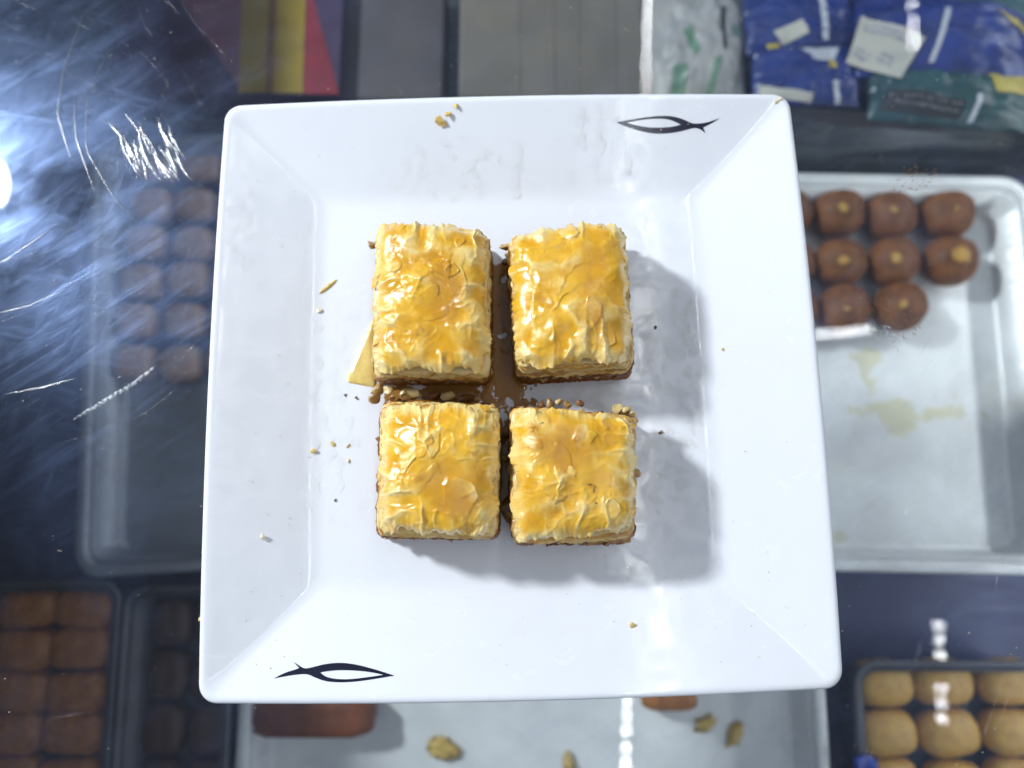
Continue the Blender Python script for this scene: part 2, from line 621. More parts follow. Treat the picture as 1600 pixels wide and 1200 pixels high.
V, F = [], []
for _ in range(900):
    x, y = rng.uniform(-208, 208), rng.uniform(-132, 160)
    if abs(x) < 66 and abs(y) < 66:
        continue
    sz = 0.05 + 0.22 * rng.random() ** 3
    b = len(V)
    a = rng.uniform(0, 6.28)
    V += [(x + sz * math.cos(a + k * 2.1) * (1.0 if k else 1.8), y + sz * math.sin(a + k * 2.1), 0.01) for k in range(3)] + [(x, y, sz * 0.8)]
    F += [(b, b + 1, b + 3), (b + 1, b + 2, b + 3), (b + 2, b, b + 3)]
tag(obj('dust', V, F, M['crumb_pale'], glass), kind='stuff')


# ---- trays
def rrect(hx, hy, r, n=6):
    pts = []
    for cx, cy, a0 in ((hx - r, hy - r, 0), (-hx + r, hy - r, 90), (-hx + r, -hy + r, 180), (hx - r, -hy + r, 270)):
        for k in range(n + 1):
            a = math.radians(a0 + 90 * k / n)
            pts.append((cx + r * math.cos(a), cy + r * math.sin(a)))
    return np.array(pts)


def loft(rings, cap_end=True, cap_start=False):
    n = len(rings[0])
    V = [tuple(p) for R_ in rings for p in R_]
    F = []
    for i in range(len(rings) - 1):
        for k in range(n):
            a, b = i * n + k, i * n + (k + 1) % n
            F.append((a, b, b + n, a + n))
    if cap_end:
        F.append(tuple((len(rings) - 1) * n + k for k in range(n)))
    if cap_start:
        F.append(tuple(reversed(range(n))))
    return V, F


def tray(label, cx, cy, hx, hy, rz, mat, ztop=-140, zbot=-168, r=12, rim=6, rim_mat=None):
    t = empty('sweet_tray', (cx, cy, zbot - 1.2), rz)
    dz = ztop - (zbot - 1.2)

    def R3(ex, z, rad):
        p = rrect(hx + ex, hy + ex, max(1.5, rad))
        return np.c_[p, np.full(len(p), z)]
    o1 = loft([R3(-rim - 8, 0.0, r * .5), R3(-rim - 2.2, 1.2, r), R3(-rim - 1.2, dz - 3, r), R3(-rim - 2.4, dz - 3, r), R3(-rim - 4.0, 3.0, r), R3(-rim - 6.5, 1.4, r * .8), R3(-rim - 9, 1.2, r * .6)])
    obj('pan', *o1, mat, t)
    o2 = loft([R3(-rim - 1.1, dz - 3, r), R3(-rim - 0.2, dz - .6, r), R3(-rim + 1, dz, r + 1), R3(-1.2, dz, r + 4), R3(0, dz - 1, r + 5), R3(-0.8, dz - 2.6, r + 5), R3(-rim - 0.6, dz - 1.2, r)], cap_end=False)
    obj('rim', *o2, rim_mat or mat, t)
    tag(t, label, 'tray', 'steel sweet trays under the glass')
    return t


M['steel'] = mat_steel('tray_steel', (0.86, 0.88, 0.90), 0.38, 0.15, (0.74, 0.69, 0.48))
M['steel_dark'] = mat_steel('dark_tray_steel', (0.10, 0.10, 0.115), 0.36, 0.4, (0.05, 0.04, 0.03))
M['steel_grey'] = mat_steel('grey_tray_steel', (0.36, 0.39, 0.46), 0.36, 0.4, (0.12, 0.10, 0.08))  # darker grey than the pale tray steel

tray('large pale steel tray of brown dough balls right of the plate', 203, 37, 103, 115, -0.015, M['steel'], r=14)
left_tray = tray('grey steel tray of small brown sweets left of the plate, half empty', -172, 49, 74, 128, 0.065, M['steel_grey'], r=10)
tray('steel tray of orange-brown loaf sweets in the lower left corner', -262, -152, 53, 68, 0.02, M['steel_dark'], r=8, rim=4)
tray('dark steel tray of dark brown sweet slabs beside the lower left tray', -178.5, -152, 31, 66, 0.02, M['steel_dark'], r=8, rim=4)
tray('pale steel tray with yellow crumbs below the bottom edge of the plate', 11, -205, 157, 85, 0.0, M['steel'], ztop=-146, r=16)
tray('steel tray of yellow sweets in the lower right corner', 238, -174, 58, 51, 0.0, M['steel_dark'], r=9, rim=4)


M['liner'] = simple('blue_liner', (0.020, 0.032, 0.16), (0.014, 0.02, 0.10), 40, rough=0.5, bump_s=0.3, bump_scale=60, bump_d=0.003)
xs_, ys_ = np.meshgrid(np.linspace(-62, 62, 24), np.linspace(-14, 116, 26))
lz_ = 1.9 + 0.35 * np.abs(pn(xs_ * .06, ys_ * .06, 5)) + 0.2 * np.abs(pn(xs_ * .2, ys_ * .2, 6))
obj('liner', np.stack([xs_ + 1.5 * pn(ys_ * .05, 3.3, 2) * (np.abs(xs_) > 55), ys_ + 1.5 * pn(xs_ * .07, 1.3, 4), lz_], -1).reshape(-1, 3),
    [(j * 24 + i, j * 24 + i + 1, j * 24 + i + 25, j * 24 + i + 24) for j in range(25) for i in range(23)], M['liner'], left_tray)


# ---- sweets in the trays
def blob_mesh(name, hx, hy, hz, power, mat, seed, rough=0.05, seg=(20, 12)):
    """rounded-box lump, base at z=0"""
    V, F = [], []
    nu, nv = seg
    for j in range(nv + 1):
        ph = -math.pi / 2 + math.pi * j / nv
        for i in range(nu):
            th = 2 * math.pi * i / nu
            d = np.array([math.cos(ph) * math.cos(th), math.cos(ph) * math.sin(th), math.sin(ph)])
            k = (np.sum(np.abs(d) ** power)) ** (-1 / power)
            s = 1 + rough * (pn(d[0] * 2.3 + d[2] * 1.7 + 9, d[1] * 2.3 - d[2] + 5, seed) + 0.5 * pn(d[0] * 5 + d[2] * 3, d[1] * 5, seed + 3))
            p = d * k * s
            V.append((p[0] * hx, p[1] * hy, max(-0.97, p[2]) * hz + hz * 0.97))
    for j in range(nv):
        for i in range(nu):
            a, b = j * nu + i, j * nu + (i + 1) % nu
            F.append((a, b, b + nu, a + nu))
    return make_mesh(name, V, F, mat)


TZ = -167.6
M['stain'] = mat_film('dried_syrup', (0.955, 0.93, 0.81), 0.005, 0.4)
for nm_, l_, cx_, cy_, hx_, hy_, sd_ in (('syrup_stain', 'yellowish dried syrup streak across the middle of the right tray', 238, 10, 52, 13, 3),
                                         ('syrup_stain', 'small yellow stain just below the front row of dough balls', 212, 40, 12, 22, 8),
                                         ('syrup_stain', 'orange-yellow spot near the front left of the right tray', 190, -60, 6, 5, 9)):
    gx_, gy_ = np.meshgrid(np.arange(-hx_, hx_ + 1, 1.0), np.arange(-hy_, hy_ + 1, 1.0))
    ff_ = fbm(gx_ * .06, gy_ * .1, sd_, 4) + 0.55 - 1.1 * np.hypot(gx_ / hx_, gy_ / hy_)
    V, F, idx_ = [], [], {}
    for j in range(gx_.shape[0] - 1):
        for i in range(gx_.shape[1] - 1):
            if ff_[j, i] > 0:
                q4 = []
                for jj, ii in ((j, i), (j, i + 1), (j + 1, i + 1), (j + 1, i)):
                    if (jj, ii) not in idx_:
                        idx_[jj, ii] = len(V)
                        V.append((gx_[jj, ii], gy_[jj, ii], 0.0))
                    q4.append(idx_[jj, ii])
                F.append(q4)
    tag(obj(nm_, V, F, M['stain'], None, loc=(cx_, cy_, -167.4)), l_, 'stain')

M['ball'] = simple('fried_dough', (0.24, 0.095, 0.032), (0.135, 0.05, 0.017), 120, rough=0.45, rough2=0.62, bump_s=0.45, bump_scale=420, spec=0.35)
M['garnish'] = simple('yellow_nut', (0.50, 0.29, 0.06), (0.36, 0.18, 0.04), 400, rough=0.4, bump_s=0.4)
M['brown_sweet'] = simple('brown_sweet', (0.56, 0.38, 0.28), (0.40, 0.25, 0.18), 140, rough=0.5, bump_s=0.4)
M['orange_sweet'] = simple('orange_brown_sweet', (0.46, 0.18, 0.03), (0.28, 0.10, 0.018), 130, rough=0.45, bump_s=0.4)
M['dark_sweet'] = simple('dark_brown_sweet', (0.085, 0.042, 0.03), (0.05, 0.026, 0.02), 140, rough=0.45, bump_s=0.4)
M['yellow_sweet'] = simple('yellow_sweet', (0.68, 0.425, 0.10), (0.54, 0.29, 0.06), 120, rough=0.42, bump_s=0.35, sss=0.1)
M['brick_sweet'] = simple('brick_brown_sweet', (0.22, 0.065, 0.022), (0.14, 0.042, 0.016), 120, rough=0.5, bump_s=0.4)

ball_me = [blob_mesh('dough_ball', 15.5, 15.3, 15.2, 2.0, M['ball'], s, 0.035, (32, 20)) for s in (1, 2, 3, 4)]
garn_me = [blob_mesh('garnish', 3.6, 3.0, 1.8, 2.3, M['garnish'], s, 0.35, (12, 8)) for s in (1, 2, 3)]
rows = [('back row', 131.5, (166.5, 198.1, 229.7, 263.4)), ('middle row', 100.5, (164.7, 195.2, 226.5, 260.0)), ('front row', 72.6, (164.9, 196.9, 228.9))]
cols = ['first', 'second', 'third', 'fourth']
bi = 0
for rn, y, xs in rows:
    for k, x in enumerate(xs):
        b = empty('dough_ball', (x + rng.normal(0, .9), y + rng.normal(0, 1.1), TZ), rng.uniform(0, 6))
        inst('ball', ball_me[bi % 4], (0, 0, 0), (0, 0, 0), (rng.uniform(.94, 1.03), rng.uniform(.94, 1.03), rng.uniform(.92, 1.02)), b)
        gx, gy = [(-5.0, -3.0), (-4.5, -3.5), (-6, -2.5), (-3.0, -2.0)][bi % 4]
        a = -b.rotation_euler.z
        gx, gy = gx * math.cos(a) - gy * math.sin(a), gx * math.sin(a) + gy * math.cos(a)
        gs = [0.6, 0.9, 0.75, 0.5, 1.0, 0.95, 1.0, 1.5, 0.7, 0.6, 0.85][bi]
        inst('garnish', garn_me[bi % 3], (gx, gy, 28.0), (0, 0, bi * 1.1), (gs, gs * rng.uniform(.7, 1.1), gs), b)
        tag(b, f'brown dough ball topped with yellow nut, {cols[k]} from the plate in the {rn}', 'sweet', 'brown dough balls in the right tray')
        bi += 1

bs_me = [blob_mesh('brown_sweet', 12.6, 10.6, 8.5, 3.2, M['brown_sweet'], s, 0.06) for s in (5, 6, 7)]
k = 0
cn = ['left column', 'middle column', 'right column']
rn7 = ['topmost', 'second from the top', 'third from the top', 'fourth from the top', 'fifth from the top', 'sixth from the top']
for c in range(3):
    for r_ in range(6):
        x = -222 + 28 * c + rng.normal(0, .8) - 0.4 * r_
        y = 163 - 24.6 * r_ + rng.normal(0, .9)
        o = inst('brown_sweet', bs_me[k % 3], (x, y, TZ), (0, 0, rng.normal(0.05, .06)))
        tag(o, f'small brown square sweet in the left tray, {cn[c]}, {rn7[r_]}', 'sweet', 'brown sweets in the left tray')
        k += 1

os_me = [blob_mesh('loaf_sweet', 16.6, 11.0, 7.5, 5.5, M['orange_sweet'], s, 0.07) for s in (8, 9)]
k = 0
for c, nm in ((0, 'left column'), (1, 'right column')):
    for r_ in range(5):
        o = inst('loaf_sweet', os_me[k % 2], (-272 + 33.5 * c + rng.normal(0, .6), -100.5 - 22.3 * r_ + rng.normal(0, .6), TZ), (0, 0, rng.normal(0, .05)))
        tag(o, f'orange-brown loaf sweet in the lower left tray, {nm}, {rn7[r_]}', 'sweet', 'loaf sweets in the lower left tray')
        k += 1
ds_me = blob_mesh('dark_slab_sweet', 11.4, 13.5, 6.5, 4, M['dark_sweet'], 12, 0.05)
for c, nm in ((0, 'left'), (1, 'right')):
    for r_ in range(4):
        o = inst('dark_slab_sweet', ds_me, (-190 + 24.5 * c, -108 - 28.5 * r_, TZ), (0, 0, rng.normal(0, .04)))
        tag(o, f'dark brown sweet slab by the lower left plate corner, {nm} column, {rn7[r_]}', 'sweet', 'dark sweet slabs')
ys_me = [blob_mesh('yellow_sweet', 16, 12.2, 9.5, 2.9, M['yellow_sweet'], s, 0.06) for s in (15, 16, 17)]
k = 0
for c in range(3):
    for r_ in range(3):
        o = inst('yellow_sweet', ys_me[k % 3], (204 + 34.3 * c + rng.normal(0, .8), -139 - 25 * r_ + rng.normal(0, .8), TZ), (0, 0, rng.normal(0, .08)))
        tag(o, f'yellow rounded sweet in the lower right tray, {cn[c]}, {rn7[r_]}', 'sweet', 'yellow sweets in the lower right tray')
        k += 1
tag(inst('brick_sweet', blob_mesh('brick_sweet', 33, 10.5, 10, 6, M['brick_sweet'], 21, 0.03), (-108, -156, -166), (0, 0, 0)),
    'long brick-brown sweet bar showing below the plate near its lower left corner', 'sweet')
tag(inst('brick_sweet', blob_mesh('brick_sweet', 15, 8, 8, 5, M['orange_sweet'], 22, 0.04), (86, -145, -166), (0, 0, 0)),
    'small orange sweet bar peeking out below the bottom edge of the plate', 'sweet')


M['tray_crumb'] = simple('tray_crumb', (0.62, 0.46, 0.14), (0.46, 0.30, 0.08), 300, rough=0.5, bump_s=0.6, bump_scale=300, bump_d=0.003)


def crumb_mesh(name, hx, hy, hz, mat, seed, rough=0.45):
    return blob_mesh(name, hx, hy, hz * 0.6, 2.4, mat, seed, rough * 1.6, (18, 8))


for (x, y, s, sx, l) in ((-38.5, -176, 31, 11, 'yellow crumb heap in the pale tray below the plate, leftmost'),
                         (108, -163, 32, 7, 'yellow-green crumb in the pale tray right of the light streak'),
                         (124, -168.5, 33, 8, 'orange-yellow crumb flake in the pale tray, rightmost'),
                         (32, -183, 34, 6, 'small yellow crumb in the pale tray at the bottom edge of the picture')):
    o = inst('tray_crumb', crumb_mesh('tray_crumb', sx * .75, sx * .45, 3.2, M['tray_crumb'], s), (x, y, TZ), (0, 0, s * .7))
    tag(o, l, 'crumb')
tag(inst('blue_scrap', crumb_mesh('blue_scrap', 6, 4, 2, simple('blue_plastic', (0.02, 0.06, 0.42), rough=0.3), 41, 0.2), (183, -174, -140)),
    'scrap of bright blue plastic on the rim of the lower right tray', 'plastic scrap')

# ---- shelf at the back with packages
shelf_v, shelf_f = box_vf(-440, 440, 186, 428, -150, -142)
tag(obj('back_shelf', shelf_v, shelf_f, M['riser'], smooth=False), 'dark steel shelf at the back of the case', 'shelf', kind='structure')
rv = [(128, 184, -118), (330, 168, -118), (330, 156, -152), (128, 160, -152), (128, 186, -120), (330, 170, -120), (330, 158, -154), (128, 162, -154)]
rf = [(0, 1, 2, 3), (7, 6, 5, 4), (0, 4, 5, 1), (2, 6, 7, 3), (1, 5, 6, 2), (0, 3, 7, 4)]
rv = [(x, y, z) for x, y, z in rv]
tag(obj('shelf_riser', rv, rf, M['riser'], smooth=False), 'glossy dark metal riser between the blue packs and the brown sweets', 'riser', kind='structure')


def pillow_mesh(name, w, h, t, mat, seed, nx=44, ny=34, crinkle=2.0):
    """a filled sachet: two puffed skins meeting in crimped seams"""
    u, v = np.meshgrid(np.linspace(-1, 1, nx), np.linspace(-1, 1, ny))
    puff = ((1 - np.abs(u) ** 3) * (1 - np.abs(v) ** 2.4)) ** 0.6
    cr = fbm(u * 3 + seed, v * 3, seed, 3) * 0.5 + ridge(u * 1.6 + 3, v * 2.4, seed + 5) * 0.5
    z1 = t * 0.5 + puff * t * 0.5 + cr * crinkle * (0.3 + puff)
    z0 = t * 0.5 - puff * t * 0.48
    x = u * w / 2 + pn(u * 2, v * 2, seed + 1) * 0.8
    y = v * h / 2 + pn(u * 2, v * 2, seed + 2) * 0.8
    V = np.concatenate([np.stack([x, y, z1], -1).reshape(-1, 3), np.stack([x, y, z0], -1).reshape(-1, 3)])
    F = []
    n = nx * ny
    for j in range(ny - 1):
        for i in range(nx - 1):
            a = j * nx + i
            F.append((a, a + 1, a + nx + 1, a + nx))
            F.append((n + a + nx, n + a + nx + 1, n + a + 1, n + a))
    edge = [i for i in range(nx)] + [j * nx + nx - 1 for j in range(1, ny)] + [(ny - 1) * nx + i for i in range(nx - 2, -1, -1)] + [j * nx for j in range(ny - 2, 0, -1)]
    for a, b in zip(edge, edge[1:] + edge[:1]):
        F.append((a, n + a, n + b, b))
    return make_mesh(name, V, F, mat), lambda X, Y: z_at(X, Y, u, v, z1, w, h)


def z_at(X, Y, u, v, z1, w, h):
    nx = u.shape[1]
    ny = u.shape[0]
    fi = (np.clip(X / (w / 2), -1, 1) + 1) / 2 * (nx - 1)
    fj = (np.clip(Y / (h / 2), -1, 1) + 1) / 2 * (ny - 1)
    i = np.clip(fi.astype(int), 0, nx - 2)
    j = np.clip(fj.astype(int), 0, ny - 2)
    a, b = fi - i, fj - j
    return (z1[j, i] * (1 - a) + z1[j, i + 1] * a) * (1 - b) + (z1[j + 1, i] * (1 - a) + z1[j + 1, i + 1] * a) * b


def printed(name, poly, zf, mat, parent, lift=0.5, n=10):
    """a flat print following a pack's skin: quad poly (4 corners)"""
    P = np.asarray(poly, float)
    a, b = np.meshgrid(np.linspace(0, 1, n), np.linspace(0, 1, n))
    q = ((P[0] * (1 - a[..., None]) + P[1] * a[..., None]) * (1 - b[..., None]) + (P[3] * (1 - a[..., None]) + P[2] * a[..., None]) * b[..., None])
    z = zf(q[..., 0], q[..., 1]) + lift
    V = np.concatenate([q, z[..., None]], -1).reshape(-1, 3)
    F = [(j * n + i, j * n + i + 1, (j + 1) * n + i + 1, (j + 1) * n + i) for j in range(n - 1) for i in range(n - 1)]
    F = [tuple(reversed(f)) if (P[1] - P[0])[0] * (P[3] - P[0])[1] - (P[1] - P[0])[1] * (P[3] - P[0])[0] < 0 else f for f in F]
    return obj(name, V, F, mat, parent)


M['blue'] = simple('blue_foil', (0.009, 0.030, 0.20), (0.006, 0.016, 0.10), 60, rough=0.28, rough2=0.42, bump_s=0.3, bump_scale=120)
M['teal'] = simple('teal_foil', (0.018, 0.075, 0.085), (0.012, 0.045, 0.055), 60, rough=0.28, rough2=0.42, bump_s=0.3, bump_scale=120)
M['cream'] = simple('cream_label', (0.50, 0.49, 0.43), (0.43, 0.42, 0.38), 60, rough=0.5)
M['lilac'] = simple('faded_blue_print', (0.22, 0.23, 0.42), (0.28, 0.28, 0.42), 60, rough=0.5)
M['whiteprint'] = simple('white_print', (0.50, 0.52, 0.58), (0.35, 0.38, 0.46), 300, rough=0.45)
M['yellowprint'] = simple('yellow_print', (0.42, 0.34, 0.06), (0.32, 0.25, 0.04), 90, rough=0.45)
M['greyprint'] = simple('grey_print', (0.20, 0.21, 0.22), (0.10, 0.10, 0.11), 300, rough=0.5)
M['blackprint'] = simple('black_print', (0.015, 0.015, 0.017), rough=0.4)
M['gap'] = simple('dark_gap', (0.012, 0.012, 0.014), rough=0.6)


def pack(label, cx, cy, z, w, h, t, rz, mat, seed):
    p = empty('snack_pack', (cx, cy, z), rz)
    me, zf = pillow_mesh('bag', w, h, t, mat, seed)
    inst('bag', me, (0, 0, 0), parent=p)
    tag(p, label, 'snack pack', 'snack packs at the back right of the case')
    return p, zf


def text_rows(p, zf, x0, y0, dx, dy, rows_, mat, seed, ang=0.0, lift=0.8):
    """faint unreadable lettering: rows of small print strokes"""
    r = np.random.default_rng(seed)
    V, F = [], []
    ca, sa = math.cos(ang), math.sin(ang)
    for k in range(rows_):
        x = 0.0
        while x < dx:
            wv = r.uniform(0.9, 2.2)
            hh = dy * r.uniform(0.38, 0.6)
            qs = [(x, -k * dy), (x + wv * .6, -k * dy), (x + wv * .6, -k * dy - hh), (x, -k * dy - hh)]
            b = len(V)
            for a, c_ in qs:
                X = x0 + a * ca - c_ * sa
                Y = y0 + a * sa + c_ * ca
                V.append((X, Y, float(zf(np.array(X), np.array(Y))) + lift))
            F.append((b + 3, b + 2, b + 1, b))
            x += wv + (2.0 if r.random() < .18 else 0.25)
    return tag(obj('lettering', V, F, mat, p, smooth=False), kind='stuff')


p1, z1 = pack('blue foil snack pack with white crest lying nearest the plate corner', 163, 196, -117, 60, 37, 13, -0.03, M['blue'], 3)
printed('crest_print', [(-5, 13), (18, 15), (13, 4), (2, 6)], z1, M['whiteprint'], p1)
printed('emblem_print', [(10, 5.5), (15, 5), (15, 0.5), (11, 1)], z1, M['yellowprint'], p1, 0.7)
printed('bottom_label', [(-27, -9.5), (2, -14), (2, -18), (-27, -15.5)], z1, M['cream'], p1)
printed('seam_strip', [(12, -7), (15.5, -7), (18, -18), (15, -18)], z1, M['whiteprint'], p1)
printed('corner_print', [(-22, 18), (-15, 17), (-16, 12), (-22, 12)], z1, M['yellowprint'], p1)
p2, z2 = pack('blue foil snack pack with grey seam tab behind the crested pack', 164, 232, -119, 66, 42, 12, 0.05, M['blue'], 8)
printed('seam_strip', [(9, 20), (12.5, 20), (12, -16), (8.5, -16)], z2, M['whiteprint'], p2)
printed('grey_tab', [(-19, -10), (-2, -4), (1, -12), (-14, -18)], z2, M['cream'], p2)
p3, z3 = pack('large blue snack pack carrying a slanted cream label', 240, 216, -118, 98, 52, 20, -0.06, M['blue'], 5)
printed('cream_label', [(-47.5, 8), (-15.5, -7), (-27, -29), (-56, -20)], lambda X, Y: z3(np.clip(X, -44, 44), np.clip(Y, -22, 22)), M['cream'], p3, 1.6, 14)
text_rows(p3, lambda X, Y: z3(np.clip(X, -44, 44), np.clip(Y, -22, 22)), -45, 3.5, 28, 3.2, 2, M['lilac'], 1, -0.44, 2.2)
text_rows(p3, lambda X, Y: z3(np.clip(X, -44, 44), np.clip(Y, -22, 22)), -51, -12, 9, 3.0, 2, M['lilac'], 2, -0.44, 2.2)
text_rows(p3, lambda X, Y: z3(np.clip(X, -44, 44), np.clip(Y, -22, 22)), -38, -15, 7, 3.0, 2, M['lilac'], 3, -0.44, 2.2)
printed('seam_strip', [(-3, 14), (0.5, 14), (-9, -19), (-12, -19)], z3, M['whiteprint'], p3)
printed('yellow_band', [(28, 16), (46, 6), (46, 0), (33, 9)], z3, M['yellowprint'], p3)
p4, z4 = pack('dark teal snack pack with yellow patch and black label, front right', 243, 182, -117, 92, 36, 16, -0.09, M['teal'], 11)
printed('black_label', [(-38, -2), (2, -6), (2, -16), (-42, -14)], z4, M['blackprint'], p4)
text_rows(p4, z4, -37, -4.5, 37, 3.4, 2, M['greyprint'], 5, -0.10, 1.0)
printed('yellow_patch', [(16, 12), (42, 13), (42, 2), (20, 0)], z4, M['yellowprint'], p4)
printed('seam_strip', [(9, -2), (12, -2), (9, -17.5), (6, -17.5)], z4, M['whiteprint'], p4)
p5, z5 = pack('teal snack pack tucked behind the large blue one in the top right corner', 285, 248, -116, 80, 40, 14, 0.2, M['teal'], 14)

# white carrier bag with green print
M['carrier'] = simple('white_plastic_bag', (0.36, 0.36, 0.35), (0.27, 0.27, 0.27), 40, rough=0.35, rough2=0.5, bump_s=0.5, bump_scale=45, bump_d=0.004)
M['green'] = simple('green_print', (0.09, 0.20, 0.12), (0.16, 0.26, 0.19), 150, rough=0.4)
cb = empty('carrier_bag', (104, 216, -141))
me, zc = pillow_mesh('bag', 58, 84, 36, M['carrier'], 23, 48, 60, 3.0)
inst('bag', me, (0, 0, 0), parent=cb)
tag(cb, 'white plastic bag with green print left of the blue packs', 'plastic bag')
printed('green_streak', [(-10, 4), (-5, 6), (-1, -8), (-4, -12)], zc, M['green'], cb)
printed('green_streak', [(7, -14), (11, -12), (6, -36), (2, -36)], zc, M['green'], cb)
printed('green_streak', [(-16, -18), (-8, -16), (-9, -34), (-17, -34)], zc, M['green'], cb)
printed('green_streak', [(18, 8), (24, 12), (24, 6), (19, 2)], zc, M['green'], cb)
printed('dark_slit', [(12, 20), (15, 20), (14, -8), (12, -8)], zc, M['gap'], cb)

# beige crate panel, grey carton, printed carton
M['beige'] = simple('grey_beige_board', (0.165, 0.145, 0.12), (0.12, 0.108, 0.095), 28, rough=0.6, bump_s=0.2, bump_scale=60)
M['greybox'] = simple('grey_mauve_board', (0.082, 0.070, 0.078), (0.06, 0.053, 0.06), 30, rough=0.6)
bc = empty('beige_carton', (21, 232, -142))
box('carton_body', (-53, 53, -47, 47, 0, 26), M['beige'], bc, 2)
for x, w in ((-20, 2.2), (-2, 4), (14, 2.2), (34, 3)):
    box('rib', (x, x + w, -46.5, 46.5, 26.01, 26.5), M['beige'], bc, 0.5)
tag(bc, 'grey-beige ribbed carton at the top centre behind the plate', 'carton')
gc = box('grey_carton', (-122, -41, 186.5, 262, -141.9, -121), M['greybox'], bevel=2)
tag(gc, 'dull grey carton between the beige carton and the printed carton', 'carton')

M['purple'] = simple('dark_purple_print', (0.040, 0.022, 0.058), (0.055, 0.035, 0.075), 50, rough=0.35)
M['mauve'] = simple('mauve_print', (0.15, 0.06, 0.10), (0.19, 0.09, 0.13), 60, rough=0.35)
M['mustard'] = simple('mustard_print', (0.27, 0.19, 0.015), (0.21, 0.14, 0.015), 60, rough=0.35)
M['ochre'] = simple('ochre_print', (0.18, 0.085, 0.014), (0.13, 0.06, 0.012), 70, rough=0.4)
M['red'] = simple('dark_red_print', (0.21, 0.016, 0.028), (0.15, 0.014, 0.024), 60, rough=0.35)
M['olive'] = simple('dark_olive_board', (0.045, 0.05, 0.035), (0.035, 0.04, 0.03), 60, rough=0.5)
pc = empty('printed_carton', (-165, 214, -142))
box('carton_body', (-62, 67, -31, 40, 0, 31), M['purple'], pc, 1.5)


def flat(name, poly, z, mat, parent):
    P = [(x, y, z) for x, y in poly]
    a = sum(P[i][0] * P[(i + 1) % len(P)][1] - P[(i + 1) % len(P)][0] * P[i][1] for i in range(len(P)))
    f = tuple(range(len(P))) if a > 0 else tuple(reversed(range(len(P))))
    return obj(name, P, [f], mat, parent, smooth=False)


flat('mauve_triangle', [(-31, 34), (9.5, 34), (11, -27)], 31.2, M['mauve'], pc)
flat('yellow_band', [(8.5, 36), (45, 36), (46.5, -30), (10.5, -30)], 31.3, M['mustard'], pc)
flat('ochre_stripe', [(24, 36), (28, 36), (30, -30), (26, -30)], 31.5, M['ochre'], pc)
flat('red_triangle', [(45.2, 36), (47.5, 36), (67, -30.5), (46.7, -30.5)], 31.3, M['red'], pc)
tag(pc, 'purple printed carton with mustard band and red corner behind the plate', 'carton')
ol = box('olive_board', (-232, -150, 177, 185.5, -179.9, -136), M['olive'], bevel=1)
tag(ol, 'dark olive board standing between the printed carton and the left tray', 'board')

# ------------------------------------------------------------------ lamps seen only as reflections in the glass
lamp = empty('shop_lamp', [c / MM for c in LAMP_POS])
bulb_me = blob_mesh('bulb', LAMP_R / MM, LAMP_R / MM, LAMP_R / MM, 2.0, mat_emit('lamp_glow', (0.90, 0.95, 1.0), LAMP_POWER), 1, 0.0, (32, 20))
inst('bulb', bulb_me, (0, 0, -LAMP_R / MM), parent=lamp)
lv, lf = loft([np.c_[rrect(24, 24, 23.9), np.full(28, 44.0)], np.c_[rrect(20, 20, 19.9), np.full(28, 78.0)], np.c_[rrect(18, 18, 17.9), np.full(28, 106.0)]], True, True)
obj('socket', lv, lf, M['frame'], lamp)
tag(lamp, 'round white shop lamp hanging above the counter to the left', 'lamp')

M['led'] = mat_emit('led_glow', (0.94, 0.98, 1.0), LED_POWER)
M['led_tape'] = simple('led_tape', (0.6, 0.6, 0.6), rough=0.5)


def led_strip(label, a, b, z, pitch, skip=(), at=None):
    a = np.array(a, float)
    b = np.array(b, float)
    d = b - a
    L = np.linalg.norm(d)
    d /= L
    n_ = np.array([-d[1], d[0]])
    t = empty('led_strip', (a[0], a[1], z))
    q = [n_ * 5, n_ * 5 + d * L, -n_ * 5 + d * L, -n_ * 5]
    V = [(*p, 0.6) for p in q] + [(*p, 2.0) for p in q]
    obj('tape', V, [(0, 1, 2, 3), (7, 6, 5, 4), (0, 4, 5, 1), (1, 5, 6, 2), (2, 6, 7, 3), (3, 7, 4, 0)], M['led_tape'], t, smooth=False)
    V, F = [], []
    for q_ in (at if at is not None else [i * pitch for i in range(int(L / pitch) + 1)]):
        if any(s0 <= q_ <= s1 for s0, s1 in skip):
            continue
        c = d * q_
        v, f = [], []
        for sx, sy in ((-1, -1), (1, -1), (1, 1), (-1, 1)):
            p = c + d * sx * 4.5 + n_ * sy * 4.5
            v.append((*p, 0.0))
        b0 = len(V)
        V += v
        F.append((b0 + 3, b0 + 2, b0 + 1, b0))
    tag(obj('diode_row', V, F, M['led'], t, smooth=False), kind='stuff')
    tag(t, label, 'light strip', 'light strips above the counter')
    return t


led_strip('light strip above the counter running front to back near the middle', (295, 1045), (212, -527), 1150, 28.0, skip=((85, 100),))
led_strip('sparse light strip above the counter on the right', (880, 1090), (806, -470), 1150, 24.0, at=(48, 92, 118, 144, 1364, 1391, 1418, 1478, 1505, 1532))
led_strip('short light strip above the right tray', (619, 294), (725, 304.5), 1150, 21.0)

# light tube of the display case, under the top edge of its right wall (outside the picture)
ct = empty('case_light', (392, 40, -20))
tv, tf = loft([np.c_[np.full(13, y_), 8 * np.cos(np.linspace(0, 2 * math.pi, 13, endpoint=False)), 8 * np.sin(np.linspace(0, 2 * math.pi, 13, endpoint=False))][:, [1, 0, 2]] for y_ in (-320, 320)], True, True)
obj('tube', tv, tf, mat_emit('case_light_glow', (0.92, 0.97, 1.0), 13.0), ct)
for y_ in (-327, 320):
    box('cap', (-10, 10, y_, y_ + 7, -10, 10), M['frame'], ct, 1)
box('bracket', (-10, 10, -320, 320, 9.4, 11.4), M['frame'], ct, 0.5)
tag(ct, 'light tube along the right wall of the display case', 'light tube')

